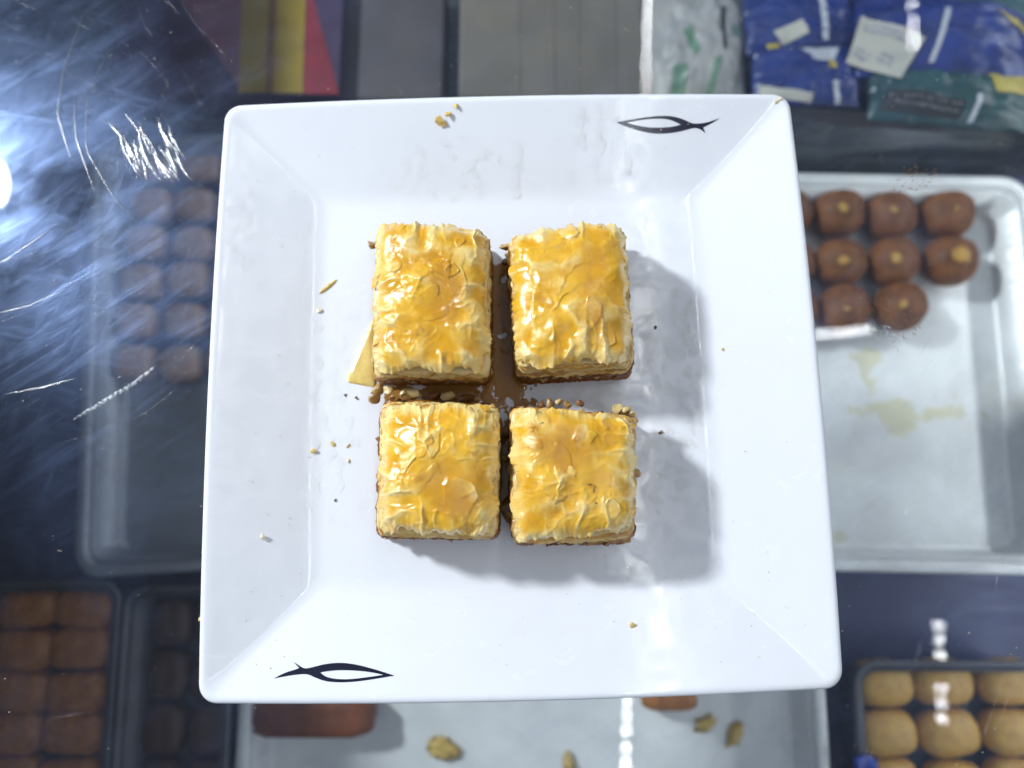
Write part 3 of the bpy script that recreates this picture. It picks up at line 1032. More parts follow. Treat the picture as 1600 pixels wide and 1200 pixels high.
# ------------------------------------------------------------------ plate
YAW = 0.02704
PS = [0, 64, 65.5, 67, 68.5, 70, 72, 74, 97, 98.3, 100]
PZ = [12.5, 12.5, 12.56, 12.76, 13.08, 13.52, 14.22, 14.97, 23.6, 23.95, 23.0]


def plate_z(x, y):
    """height of the plate's upper face, plate coordinates in mm"""
    s = np.maximum(np.abs(x), np.abs(y))
    return np.interp(s, PS, PZ)


def plate_ring(s, r, z, bow=1.5, n=28, m=9):
    pts = []
    bw = bow * (s / 100.0) ** 2
    for q in range(4):
        a = q * math.pi / 2
        ca, sa = math.cos(a), math.sin(a)
        loc = []
        for k in range(n):                       # straight side along +x face, from y=-(s-r) to s-r
            t = -1 + 2 * k / n
            loc.append((s + bw * (1 - t * t), t * (s - r)))
        for k in range(m):                       # corner
            b = math.pi / 2 * k / m
            loc.append((s - r + r * math.cos(b), s - r + r * math.sin(b)))
        for x, y in loc:
            pts.append((x * ca - y * sa, x * sa + y * ca, z))
    return np.array(pts)


plate = empty('plate', (0, 0, 0.0), YAW)
prof = [(2, 1, 12.5), (20, 3, 12.5), (45, 3, 12.5), (58, 4, 12.5), (64, 4, 12.5), (65.5, 3.8, 12.56), (67, 3.6, 12.76), (68.5, 3.4, 13.08), (70, 3.2, 13.52),
        (72, 3.0, 14.22), (74, 2.8, 14.97), (80, 2.4, 17.05), (86, 2.6, 19.3), (92, 3.2, 21.6), (95.5, 4.2, 22.95), (97, 4.8, 23.55), (97.8, 5.2, 23.85), (98.5, 5.5, 23.95),
        (99.2, 5.8, 23.8), (99.75, 6, 23.4), (100, 6, 22.8), (99.9, 6, 22.1), (99.5, 6, 21.5), (98.8, 6, 21.1), (92, 5, 18.4), (80, 4, 13.8), (70, 3, 9.2), (67.5, 3, 6.0),
        (67, 3, 1.2), (66.6, 3, 0.4), (65.5, 3, 0.15), (64.4, 3, 0.5), (63.5, 3, 3), (62, 3, 7.5), (2, 1, 8)]
pv, pf = loft([plate_ring(s, r, z) for s, r, z in reversed(prof)], True, True)
pf = pf[:-1] if False else pf
obj('body', pv, pf, M['porcelain'], plate)

FISH = [([(38.4, 91.6), (42.3, 92.2), (46.8, 92.8), (52.5, 93.3), (57.0, 93.3), (60.4, 92.7), (63.4, 91.6), (65.5, 90.6), (68.5, 90.6), (71.4, 91.0), (75.4, 92.2), (72.3, 90.5), (69.4, 89.3), (70.4, 87.4), (69.0, 88.4), (67.4, 89.2), (65.5, 89.2), (62.4, 88.4), (58.3, 87.8), (53.7, 87.6), (49.1, 88.1), (44.6, 89.3), (41.1, 90.5)],
         [(42.3, 91.4), (45.7, 92.0), (49.5, 92.4), (54.1, 92.5), (57.3, 92.1), (59.5, 91.3), (61.4, 90.4), (59.4, 89.9), (56.0, 89.6), (51.4, 89.6), (46.8, 90.2)]),
        ([(-77.2, -93.3), (-74.2, -91.8), (-70.6, -90.9), (-69.6, -90.5), (-71.7, -88.7), (-69.1, -90.2), (-67.6, -90.8), (-65.0, -90.3), (-61.1, -89.5), (-56.1, -89.3), (-51.0, -90.1), (-45.9, -91.4), (-42.8, -92.3), (-39.5, -93.3), (-42.7, -93.7), (-46.6, -94.2), (-51.6, -94.7), (-56.5, -94.8), (-60.9, -94.4), (-64.3, -93.3), (-66.8, -92.2), (-69.8, -92.3), (-73.7, -92.7)],
         [(-62.8, -91.9), (-60.5, -91.6), (-57.3, -91.4), (-53.9, -91.5), (-49.8, -91.8), (-45.8, -92.4), (-43.1, -93.0), (-46.7, -93.4), (-50.7, -93.8), (-54.6, -94.0), (-58.6, -93.7), (-61.3, -93.0)])]


def chaikin(P, it=2, keep=()):
    P = [np.array(p) for p in P]
    for _ in range(it):
        Q = []
        for i in range(len(P)):
            a, b, c = P[i - 1], P[i], P[(i + 1) % len(P)]
            u, w = b - a, c - b
            cosang = float(u @ w) / (np.linalg.norm(u) * np.linalg.norm(w) + 1e-9)
            if cosang < 0.55:
                Q.append(b)
            else:
                Q += [b * 0.75 + a * 0.25, b * 0.75 + c * 0.25]
        P = Q
    return np.array(P)


for outer, inner in FISH:
    bm = bmesh.new()
    edges = []
    for loop in (chaikin(outer), chaikin(inner)):
        vs = [bm.verts.new((p[0] * MM, p[1] * MM, 0)) for p in loop]
        edges += [bm.edges.new((vs[i], vs[(i + 1) % len(vs)])) for i in range(len(vs))]
    bmesh.ops.triangle_fill(bm, edges=edges, use_beauty=True, use_dissolve=False)
    for f in bm.faces:
        if f.normal.z < 0:
            f.normal_flip()
    for v in bm.verts:
        s = max(abs(v.co.x), abs(v.co.y)) / MM
        bwx = 1.5 * (s / 100) ** 2 * (1 - (min(abs(v.co.x), abs(v.co.y)) / MM / s) ** 2)
        v.co.z = (float(np.interp(s - bwx, [p[0] for p in prof[:18]], [p[2] for p in prof[:18]])) + 0.08) * MM
    me = bpy.data.meshes.new('fish_motif')
    bm.to_mesh(me)
    bm.free()
    me.materials.append(M['ink'])
    link(bpy.data.objects.new('fish_motif', me), plate)
tag(plate, 'square white porcelain plate with two navy fish outlines on its rim', 'plate')


# ------------------------------------------------------------------ baklava
def chop_mesh(name, mat, seed, hx, hy, hz):
    """a broken nut piece: faceted lump with flat cut sides"""
    r = np.random.default_rng(seed)
    bm = bmesh.new()
    bmesh.ops.create_icosphere(bm, subdivisions=2, radius=1.0)
    planes = [(Vector(r.normal(0, 1, 3)).normalized(), r.uniform(0.3, 0.65)) for _ in range(5)]
    for v in bm.verts:
        p = v.co.copy()
        for nrm, d in planes:
            e = p.dot(nrm) - d
            if e > 0:
                p -= nrm * e
        k = 1 + 0.18 * float(pn(p.x * 2.2 + seed, p.y * 2.2 + p.z * 1.7, seed))
        v.co = (p.x * hx * k * MM, p.y * hy * k * MM, p.z * hz * k * MM)
    me = bpy.data.meshes.new(name)
    bm.to_mesh(me)
    bm.free()
    me.materials.append(mat)
    return me


NUTS = {k: [chop_mesh('nut', M[m], s + i * 7, *d) for i, d in enumerate(((1.9, 1.4, 1.2), (1.5, 1.3, 1.1), (2.6, 1.3, 1.2), (1.2, 1.0, 0.9)))]
        for k, m, s in (('a', 'nut_a', 50), ('b', 'nut_b', 90), ('c', 'nut_c', 130), ('d', 'crumb_dark', 170))}


def quad_lerp(Q, u, v):
    Q = np.asarray(Q, float)
    u = np.asarray(u)[..., None]
    v = np.asarray(v)[..., None]
    return (Q[0] * (1 - u) + Q[1] * u) * (1 - v) + (Q[3] * (1 - u) + Q[2] * u) * v


def perim(n):
    """u, v and outward direction around the unit square, v=0 is the back edge"""
    out = []
    for i in range(n):
        t = 4.0 * i / n
        k, f = int(t), t - int(t)
        out.append([(f, 0), (1, f), (1 - f, 1), (0, 1 - f)][k])
    return np.array(out)


ZB = 12.7          # underside of the pieces
Z_F0, Z_F1, Z_TOP = 15.6, 22.0, 39.5


def baklava(label, top, base, seed, droop, nuts_extra, cracks=3, lift=0.0, fold=(1, 1, 1, 1), flakes=(), specks=()):
    r = np.random.default_rng(seed)
    top = np.array([-0.7, -40.0]) + (np.asarray(top, float) - np.array([-0.7, -40.0])) * 0.984
    base = np.asarray(base, float)
    cen = base.mean(0)
    root = empty('baklava_piece', (cen[0], cen[1], ZB))
    top = top - cen
    base = base - cen
    zt = Z_TOP - ZB + lift
    n = 200
    pu = perim(n)

    def outline(t, amp, sd, inset=0.0, freq=0.33, corner=2.2):
        q = quad_lerp(base * (1 - t) + top * t, pu[:, 0], pu[:, 1])
        c = q.mean(0)
        d = q - c
        L = np.linalg.norm(d, axis=1)
        # round the corners a little
        cr = np.minimum(np.minimum(np.hypot(pu[:, 0], pu[:, 1]), np.hypot(1 - pu[:, 0], pu[:, 1])),
                        np.minimum(np.hypot(pu[:, 0], 1 - pu[:, 1]), np.hypot(1 - pu[:, 0], 1 - pu[:, 1])))
        ns = amp * (pn(q[:, 0] * freq + sd * 3.1, q[:, 1] * freq, seed + sd) + 0.6 * pn(q[:, 0] * freq * 3, q[:, 1] * freq * 3 + sd, seed + sd + 50))
        k = (L + ns - inset - corner * np.exp(-(cr / 0.035) ** 1.2) * 0.7) / L
        return c + d * k[:, None]

    def ringwall(name, levels, mat, cap=True):
        V, F = loft(levels, cap, False)
        return obj(name, V, F, mat, root)

    # bottom crust: soaked layers
    lv = []
    for j, (z, t, ins) in enumerate(((0.1, 0, 1.2), (0.3, 0, 0.2), (0.9, 0, 0.0), (1.0, 0, 0.6), (1.6, 0.02, 0.1), (2.0, 0.02, 0.0), (2.1, 0.03, 0.7), (2.8, .04, 0.2), (3.1, .05, 1.4))):
        q = outline(t, 0.45, 3 + j // 3, ins)
        lv.append(np.c_[q, np.full(n, z) + 0.15 * pn(q[:, 0] * .3, q[:, 1] * .3, seed + j // 3)])
    o = ringwall('bottom_crust', lv, M['sheet_low'])
    float_attr(o, 'toast', 0.55 + 0.35 * pn(np.arange(len(o.data.vertices)) * 0.05, 0.3, seed))
    float_attr(o, 'pale', 0.25 + 0.3 * pn(np.arange(len(o.data.vertices)) * 0.03, 1.3, seed))
    # filling: lumpy nut mass
    lv = []
    zs = np.linspace(2.6, Z_F1 - ZB + 0.8, 9)
    for j, z in enumerate(zs):
        q = outline(0.06 + 0.03 * j, 0.55, 20, 1.1)
        c = q.mean(0)
        d = q - c
        L = np.linalg.norm(d, axis=1)
        s = np.arange(n) * 0.22
        lump = 0.9 * pn(s, z * 0.45, seed + 70) + 0.5 * pn(s * 2.3, z * 1.1, seed + 71)
        q = c + d * ((L + lump) / L)[:, None]
        lv.append(np.c_[q, np.full(n, z)])
    ringwall('filling', lv, M['filling'])
    # chopped nuts along the cut faces
    for k in range(64):
        f = r.random()
        i = int(f * n) % n
        z = r.uniform(2.8, Z_F1 - ZB + 0.6)
        q = outline(0.12, 0.4, 20, 0.9)[i]
        kind = r.choice(['a', 'a', 'b', 'c', 'c'])
        me = NUTS[kind][r.integers(0, 4)]
        inst('nut', me, (q[0], q[1], z), tuple(r.uniform(0, 6, 3)), (1, 1, 1), root)
    for (x, y, z, kind, vi, sc, rot) in nuts_extra:
        inst('nut', NUTS[kind][vi], (x - cen[0], y - cen[1], z - ZB), rot, (sc, sc, sc), root)
    # phyllo sheets over the filling, each with its own ragged edge
    NS = 14
    for j in range(NS):
        t = j / (NS - 1)
        z0 = Z_F1 - ZB + 0.2 + (zt - 7.2 - (Z_F1 - ZB)) * t
        tt = 0.30 + 0.70 * t
        th = 0.34 + 0.22 * (j % 3 == 0)
        q = outline(tt, 0.9, 100 + j, r.uniform(-0.8, 0.9), 0.22)
        c = q.mean(0)
        qi = c + (q - c) * 0.72
        wob = 0.55 * pn(q[:, 0] * 0.16 + j, q[:, 1] * 0.16, seed + 200 + j) + 0.22 * pn(q[:, 0] * 0.6, q[:, 1] * 0.6 + j, seed + 300 + j)
        sag = -0.5 * (0.5 + pn(q[:, 0] * .12, q[:, 1] * .12 + 3 * j, seed + 9))
        zz = z0 + wob
        qm = c + (q - c) * 0.955
        rings = [np.c_[qi, np.full(n, z0 - th)], np.c_[qm, zz - th], np.c_[q, zz + sag - th], np.c_[q * 1.0, zz + sag - th * .15], np.c_[qm, zz], np.c_[qi, np.full(n, z0)]]
        V, F = loft(rings, False, False)
        o = obj('phyllo_sheet', V, F, M['sheet'] if j > 2 else M['sheet_low'], root)
        a = np.asarray(V)
        float_attr(o, 'pale', (0.75 if j % 2 else 0.05) + 0.25 * t + 0.5 * pn(a[:, 0] * .15, a[:, 1] * .15, seed + 400 + j))
        float_attr(o, 'toast', (0.25 if j % 2 else 0.85) - 0.45 * t + 0.5 * pn(a[:, 0] * .12, a[:, 1] * .12, seed + 500 + j))  # every other sheet darkened, painting the shaded gaps between layers
    # crinkled top crust
    W = np.linalg.norm(top[1] - top[0])
    H = np.linalg.norm(top[3] - top[0])
    nu, nv = 210, 230
    gu = 0.5 - 0.5 * np.cos(np.linspace(0, 1, nu) * math.pi)
    gv = 0.5 - 0.5 * np.cos(np.linspace(0, 1, nv) * math.pi)
    gu = 0.55 * gu + 0.45 * np.linspace(0, 1, nu)
    gv = 0.55 * gv + 0.45 * np.linspace(0, 1, nv)
    u, v = np.meshgrid(gu, gv)
    q = quad_lerp(top, u, v)
    x, y = q[..., 0].copy(), q[..., 1].copy()
    eL, eR, eB, eF = u * W, (1 - u) * W, v * H, (1 - v) * H
    e = np.minimum(np.minimum(eL, eR), np.minimum(eB, eF))
    # warped coordinates so that folds wander
    wx = x + 2.2 * pn(x * 0.09, y * 0.09, seed + 1) + 0.8 * pn(x * .3, y * .3, seed + 2)
    wy = y + 2.2 * pn(x * 0.09 + 40, y * 0.09, seed + 3) + 0.8 * pn(x * .3 + 9, y * .3, seed + 4)
    side = np.exp(-(np.minimum(eL * (1 / max(fold[3], .05)), eR / max(fold[1], .05)) / 9.0) ** 1.5)
    ends = np.exp(-(np.minimum(eB / max(fold[0], .05), eF / max(fold[2], .05)) / 9.0) ** 1.5)
    zz = np.zeros_like(x)
    zz += 1.1 * pn(x * 0.05, y * 0.05, seed + 5) + 0.7 * pn(x * 0.12, y * 0.12, seed + 6)
    # a few soft blistered folds, only where the leaf has buckled
    mk = sstep(-0.05, 0.45, pn(x * .06 + 3, y * .06, seed + 33))
    rg = ridge(wx * 0.075, wy * 0.10, seed + 7)
    zz += 0.65 * rg * (0.1 + 0.9 * mk)
    rg2 = ridge(wx * 0.16 + 5, wy * 0.20, seed + 8)
    zz += 0.35 * rg2 * mk
    # pleats running in from the edges, bunched in places
    pk = 0.25 + 0.75 * sstep(-0.1, 0.35, pn(x * .09, y * .09 + 7, seed + 34))
    rs = ridge(wx * 0.035, wy * 0.17, seed + 10)
    re_ = ridge(wx * 0.17, wy * 0.035, seed + 11)
    zz += (1.15 * rs * side + 1.25 * re_ * ends) * pk
    zz += (0.25 * ridge(wx * 0.05, wy * 0.42, seed + 12) * side ** 2 + 0.4 * ridge(wx * 0.42, wy * 0.05, seed + 13) * ends ** 2) * pk
    # torn flakes: overlapping leaves with a crisp lip
    pale = 0.18 + 0.35 * (rg - 0.4) + 0.45 * side * rs + 0.45 * ends * re_ + 0.40 * np.exp(-(e / 2.5) ** 2) + 0.35 * pn(x * .07 + 20, y * .07, seed + 17)
    toast = 0.85 * sstep(1.5, 10, e) * (0.50 + 1.3 * pn(x * 0.06, y * 0.06, seed + 15)) + 0.3 * pn(x * .2, y * .2, seed + 16)
    for k in range(cracks + 1):
        sc_ = 0.05 if k < cracks else 0.085
        f = fbm(wx * sc_ + 13.7 * k, wy * sc_, seed + 20 + k, 2) + 0.05 * fbm(x * .35, y * .35, seed + 25 + k, 3)
        f = f - 0.55 * (1 - sstep(2.0, 9.0, e + 3 * pn(x * .1, y * .1, seed + 90 + k)))
        t0_ = 0.02 + 0.14 * (k % 3)
        # the leaf is torn crisply in places and melts into the next one elsewhere
        tear = np.clip(0.35 + 1.6 * pn(x * .085 + 3 * k, y * .085, seed + 95 + k), 0, 1)
        lip = sstep(t0_, t0_ + 0.025 + 0.35 * (1 - tear), f)
        zz += 0.26 * lip
        zz += 0.40 * np.exp(-((f - t0_ - 0.05) / 0.05) ** 2) * lip * tear * np.clip(0.2 + pn(x * .15, y * .15, seed + 60 + k), 0, 1)
        toast += 0.16 * lip - 0.05
        pale += 0.24 * lip * (1 if k % 2 else -1)
        toast += 0.28 * np.exp(-((f - t0_ - 0.005) / 0.012) ** 2) * tear
    zz += 0.05 * fbm(x * 0.55, y * 0.55, seed + 30, 3) + 0.14 * ridge(wx * 0.30, wy * 0.36, seed + 31) * sstep(0.0, 0.4, pn(x * .1 + 8, y * .1, seed + 35))
    # syrup gathers in the hollows (deep honey), raised dry folds stay paler
    zl = zz - (1.1 * pn(x * 0.05, y * 0.05, seed + 5))
    zn = (zl - zl.mean()) / (zl.std() + 1e-6)
    pale += 0.16 * np.clip(zn, -1.5, 2.0)
    soak = sstep(-0.1, 1.2, -0.8 * zn + 1.0 * pn(x * .09 + 2, y * .09, seed + 36) + 0.9 * pn(wx * .26 + 2, wy * .26, seed + 37)) * sstep(0.5, 5.0, e)
    toast += 0.45 * sstep(0.15, 0.7, pn(wx * .17 + 5, wy * .17, seed + 38)) * sstep(1.0, 6.0, e)
    # edges turn down, unevenly
    dl, dr, db, df = droop[3], droop[1], droop[0], droop[2]

    def dn(a, amt, w, sd):
        wv = 0.75 + 0.7 * pn(x * .14, y * .14, seed + sd)
        return -amt * np.exp(-(a / (w * np.clip(wv, .4, 1.6))) ** 1.35)
    zz += dn(eL, dl, 3.0, 41) + dn(eR, dr, 2.4, 42) + dn(eB, db, 2.8, 43) + dn(eF, df, 1.9, 44)
    zz -= 1.2 * np.clip(1 - e / 7.0, 0, 1) ** 2
    # the whole leaf bellies up in the middle
    zz -= 2.6 * np.abs(2 * u - 1) ** 2.2 + 1.9 * np.abs(2 * v - 1) ** 2.4 - 1.6
    # ragged outline
    c = q.reshape(-1, 2).mean(0)
    amp = np.exp(-(e / 2.2))
    ox = amp * (1.5 * pn(y * 0.18, x * 0.02, seed + 51) + 0.8 * pn(y * 0.6, x * .05, seed + 52) + 0.25 * pn(y * 1.6, x * .1, seed + 57)) * np.exp(-np.minimum(eL, eR) / 2.5)
    oy = amp * (1.5 * pn(x * 0.18, y * 0.02, seed + 53) + 0.8 * pn(x * 0.6, y * .05, seed + 54) + 0.25 * pn(x * 1.6, y * .1, seed + 58)) * np.exp(-np.minimum(eB, eF) / 2.5)
    # rounded corners
    cr = np.minimum(np.minimum(np.hypot(eL, eB), np.hypot(eR, eB)), np.minimum(np.hypot(eL, eF), np.hypot(eR, eF)))
    pull = 1 - 0.035 * np.exp(-(cr / 3.6) ** 1.3) * (0.4 + 1.2 * (pn(x * .05 + 4, y * .05, seed + 59) + .5))
    x2 = c[0] + (x - c[0]) * pull + ox
    y2 = c[1] + (y - c[1]) * pull + oy
    zf = zt + zz - 1.0
    V = np.stack([x2, y2, zf], -1).reshape(-1, 3)
    F = [(j * nu + i + nu, j * nu + i + nu + 1, j * nu + i + 1, j * nu + i) for j in range(nv - 1) for i in range(nu - 1)]
    o = obj('top_crust', V, F, M['crust'], root)
    float_attr(o, 'pale', pale)
    float_attr(o, 'toast', toast)
    float_attr(o, 'soak', soak)
    md = o.modifiers.new('thickness', 'SOLIDIFY')
    md.thickness = 0.45 * MM
    md.offset = -1
    # loose leaves and shards lying on the crust, some hanging over its edges
    def crust_z(X, Y):
        Q = np.stack([top[1] - top[0], top[3] - top[0]], -1)
        st_ = np.linalg.solve(Q, np.stack([(X - top[0][0]).ravel(), (Y - top[0][1]).ravel()]))
        uu, vv = st_[0], st_[1]
        fi = np.interp(uu, gu, np.arange(nu))
        fj = np.interp(vv, gv, np.arange(nv))
        i = np.clip(fi.astype(int), 0, nu - 2)
        j = np.clip(fj.astype(int), 0, nv - 2)
        a, b = fi - i, fj - j
        zv = (zf[j, i] * (1 - a) + zf[j, i + 1] * a) * (1 - b) + (zf[j + 1, i] * (1 - a) + zf[j + 1, i + 1] * a) * b
        out_ = np.maximum(np.maximum(-uu * W, (uu - 1) * W), np.maximum(-vv * H, (vv - 1) * H))
        return (zv - 1.2 * np.clip(out_, 0, None)).reshape(X.shape)
    for k, (fu, fv, sz) in enumerate(specks):
        c0_ = quad_lerp(top, np.array(fu), np.array(fv))
        inst('burnt_speck', NUTS['d'][k % 2], (c0_[0], c0_[1], float(crust_z(c0_[:1], c0_[1:])[0]) + 0.12), (0, 0, k * 1.1), (sz * 1.7, sz * 1.2, sz * .7), root)
    spots = list(flakes)
    for _ in range(4):
        k = r.integers(0, 4)
        a = r.uniform(0.06, 0.94)
        uv = [(a, 0.015), (0.985, a), (a, 0.985), (0.015, a)][k]
        spots.append((uv[0], uv[1], r.uniform(1.0, 1.9), r.uniform(0.2, 0.6), r.uniform(-0.1, 0.3)))
    for k, (fu, fv, rad, fp_, ft_) in enumerate(spots):
        c0_ = quad_lerp(top, np.array(fu), np.array(fv))
        th = np.linspace(0, 2 * math.pi, 40, endpoint=False)
        # torn outline: a random convex polygon of few sides with a slightly ragged edge
        ns_ = r.integers(4, 7)
        pa = np.sort(r.uniform(0, 2 * math.pi, ns_)) if k % 2 else (np.arange(ns_) + r.uniform(-.35, .35, ns_)) * 2 * math.pi / ns_
        pd = rad * r.uniform(0.45, 0.9, ns_)
        rr_ = np.full(40, rad * 1.5)
        for a_, d__ in zip(pa, pd):
            cs = np.cos(th - a_)
            rr_ = np.where(cs > 0.15, np.minimum(rr_, d__ / np.maximum(cs, 0.15)), rr_)
        rr_ = np.minimum(rr_, rad * 1.5) * (1 + 0.05 * r.normal(0, 1, 40)) * (1 + 0.4 * pn(np.cos(th) * 1.6 + k * 3.1, np.sin(th) * 1.6, seed + 700 + k))
        el, er = r.uniform(0.6, 1.0), r.uniform(0, 3.14)
        cd = r.uniform(0, 6.28)
        P, At = [(c0_[0], c0_[1], 0.0)], []
        for q_ in (0.35, 0.65, 0.88, 1.0):
            for t_, rw in zip(th, rr_):
                lx, ly = rw * q_ * math.cos(t_), rw * q_ * el * math.sin(t_)
                P.append((c0_[0] + lx * math.cos(er) - ly * math.sin(er), c0_[1] + lx * math.sin(er) + ly * math.cos(er), 0.0))
        P = np.array(P)
        d_ = ((P[:, 0] - c0_[0]) * math.cos(cd) + (P[:, 1] - c0_[1]) * math.sin(cd)) / rad
        P[:, 2] = crust_z(P[:, 0], P[:, 1]) + 0.10 + 0.28 * np.clip(d_ - 0.2, 0, None) ** 2 * rad ** 0.5 + 0.12 * pn(P[:, 0] * .7, P[:, 1] * .7, seed + 740 + k)
        F_ = [(0, 1 + i_, 1 + (i_ + 1) % 40) for i_ in range(40)]
        for q_ in range(3):
            for i_ in range(40):
                a, b = 1 + q_ * 40 + i_, 1 + q_ * 40 + (i_ + 1) % 40
                F_.append((a, a + 40, b + 40, b))
        o = obj('flake', P, F_, M['flake'], root)
        float_attr(o, 'pale', fp_ + 0.4 * pn(P[:, 0] * .3, P[:, 1] * .3, seed + 760 + k))
        float_attr(o, 'toast', ft_ + 0.4 * pn(P[:, 0] * .25, P[:, 1] * .25, seed + 780 + k))
        md = o.modifiers.new('thickness', 'SOLIDIFY')
        md.thickness = 0.09 * MM
        md.offset = 1
    tag(root, label, 'pastry', 'four baklava pieces on the plate')
    return root


rt = lambda a, b, c: (a, b, c)
baklava('back left baklava piece with an amber wedge of soaked pastry at its left',
        [(-46.2, 51.4), (-9.6, 48.4), (-8.3, 0.6), (-45.1, 0.6)], [(-47.8, 50.6), (-7.6, 48.6), (-7.6, -1.2), (-48.0, -1.2)], 11,
        (2.6, 2.2, 1.6, 2.8), [(-49, 48, 17, 'a', 2, 1.1, rt(.3, .2, 1)), (-50, 47.5, 20, 'a', 1, 1.2, rt(1, .2, 2))], 2)
baklava('back right baklava piece with glossy yellow top and straight layered front edge',
        [(-1.7, 47.6), (36.6, 51.2), (37.7, 4.0), (0.5, 2.2)], [(-2.4, 48.2), (38.0, 51.0), (41.0, 1.4), (0.9, -0.8)], 23,
        (2.2, 2.4, 1.3, 2.6), [(-3.0, 46.5, 20, 'a', 2, 1.2, rt(.3, .2, .4)), (-2.2, 44.5, 17, 'b', 1, 1.2, rt(1, .2, .4)), (-2.8, 42, 18, 'c', 0, 1.3, rt(1, 2, .4))], 1, fold=(0.7, .8, 1.5, 1.1),
        flakes=((.50, .07, 4.6, .5, .1),))
baklava('front left baklava piece with smooth honey-coloured top and nuts behind it',
        [(-41.3, -10.5), (-5.3, -10.7), (-5.7, -50.9), (-41.9, -49.9)], [(-45.0, -6.5), (-4.8, -8.2), (-4.8, -53.0), (-45.0, -52.8)], 37,
        (2.0, 2.4, 2.0, 2.8),
        [(-33.6, -4.6, 20.5, 'b', 2, 1.45, rt(.2, .1, .05)), (-37.0, -5.0, 20.8, 'b', 3, 1.7, rt(.5, .3, 1)), (-21.8, -5.2, 19.2, 'b', 2, 1.3, rt(.2, .5, .5)),
         (-42.5, -3.4, 19.6, 'b', 0, 1.2, rt(.5, .2, 2.2)), (-45.8, -3.6, 19.0, 'a', 0, 1.6, rt(.5, .2, .3)), (-46.8, -6.5, 18.4, 'a', 1, 1.6, rt(.9, .2, .3)),
         (-40.8, -6.2, 20.0, 'b', 3, 1.3, rt(.5, 1.2, .3)), (-27, -5.0, 17.0, 'c', 0, 1.5, rt(.5, .2, .3)), (-16, -5.6, 17.0, 'c', 2, 1.3, rt(.5, .2, .3)), (-12, -6.4, 18.0, 'a', 3, 1.3, rt(.5, .2, .3))], 1,
        flakes=())
baklava('front right baklava piece with dark specks and nuts at its back corner',
        [(-0.7, -10.9), (38.3, -14.1), (37.1, -49.8), (0.3, -52.6)], [(-1.6, -9.5), (39.8, -11.8), (39.0, -54.4), (-0.9, -54.0)], 53,
        (2.2, 2.3, 1.8, 2.6),
        [(33.8, -10.8, 27.5, 'b', 0, 1.3, rt(.2, .1, .05)), (36.2, -11.2, 27.0, 'b', 1, 1.4, rt(.6, .1, .05)), (38.2, -12.2, 26.6, 'b', 3, 1.5, rt(.2, .9, .05)), (38.8, -14.4, 26.0, 'a', 1, 1.2, rt(.2, .1, .9)),
         (37.6, -12.8, 24.5, 'a', 0, 1.5, rt(.2, .1, .9)), (34.8, -11.6, 24.0, 'a', 0, 1.6, rt(.2, 1.1, .9)), (40.6, -31, 19, 'a', 1, 1.2, rt(0, 0, 0)),
         (12, -8.3, 20.5, 'a', 0, 1.2, rt(.2, .1, .9)), (15, -7.9, 20.0, 'b', 1, 1.2, rt(.2, .1, .3)), (18, -8.3, 20.6, 'a', 1, 1.2, rt(.2, .7, .9)), (9, -8.6, 20.0, 'c', 0, 1.2, rt(.2, .7, .9)), (-2.4, -18, 17, 'c', 0, 1.4, rt(.3, .2, .1)), (-2.6, -26, 18, 'a', 1, 1.1, rt(.3, .2, .1)), (-2.2, -40, 17, 'c', 2, 1.2, rt(.3, .2, 1.1)), (22, -8.4, 20, 'c', 1, 1.2, rt(.2, .7, .9))], 1, fold=(1, 1.2, 1.2, .8),
        flakes=((.47, .48, 2.6, .3, .3),),
        specks=((.62, .59, .22), (.65, .64, .3), (.70, .69, .34), (.75, .70, .3), (.66, .61, .18), (.67, .74, .2), (.24, .12, .2)))


# ------------------------------------------------------------------ syrup and crumbs on the plate
def film(name, x0, x1, y0, y1, mat, seed, thr, hmax, freq, step=0.5, mask=None, stretch=(1, 1)):
    """a smear of syrup: raised beads and runs lying on the plate (plate coordinates)"""
    xs = np.arange(x0, x1 + step, step)
    ys = np.arange(y0, y1 + step, step)
    X, Y = np.meshgrid(xs, ys)
    f = fbm(X * freq * stretch[0], Y * freq * stretch[1], seed, 4)
    ed = np.minimum(np.minimum(X - x0, x1 - X) / (0.3 * (x1 - x0)), np.minimum(Y - y0, y1 - Y) / (0.3 * (y1 - y0)))
    f = f - thr - (0.5 + 1.2 * max(0.0, -thr)) * (1 - np.clip(ed, 0, 1)) ** 2
    if mask is not None:
        f = f + mask(X, Y)
    h = np.clip(f, 0, None)
    h = hmax * (1 - np.exp(-h * 4))
    Z = plate_z(X, Y) + h + 0.03
    ny, nx = X.shape
    keep = f > 0
    V, F, idx = [], [], -np.ones(X.shape, int)
    for j in range(ny - 1):
        for i in range(nx - 1):
            if keep[j, i] or keep[j + 1, i] or keep[j, i + 1] or keep[j + 1, i + 1]:
                ff = []
                for jj, ii in ((j, i), (j, i + 1), (j + 1, i + 1), (j + 1, i)):
                    if idx[jj, ii] < 0:
                        idx[jj, ii] = len(V)
                        V.append((X[jj, ii], Y[jj, ii], Z[jj, ii]))
                    ff.append(idx[jj, ii])
                F.append(ff)
    if not F:
        return None
    return obj(name, V, F, mat, None, rz=YAW)


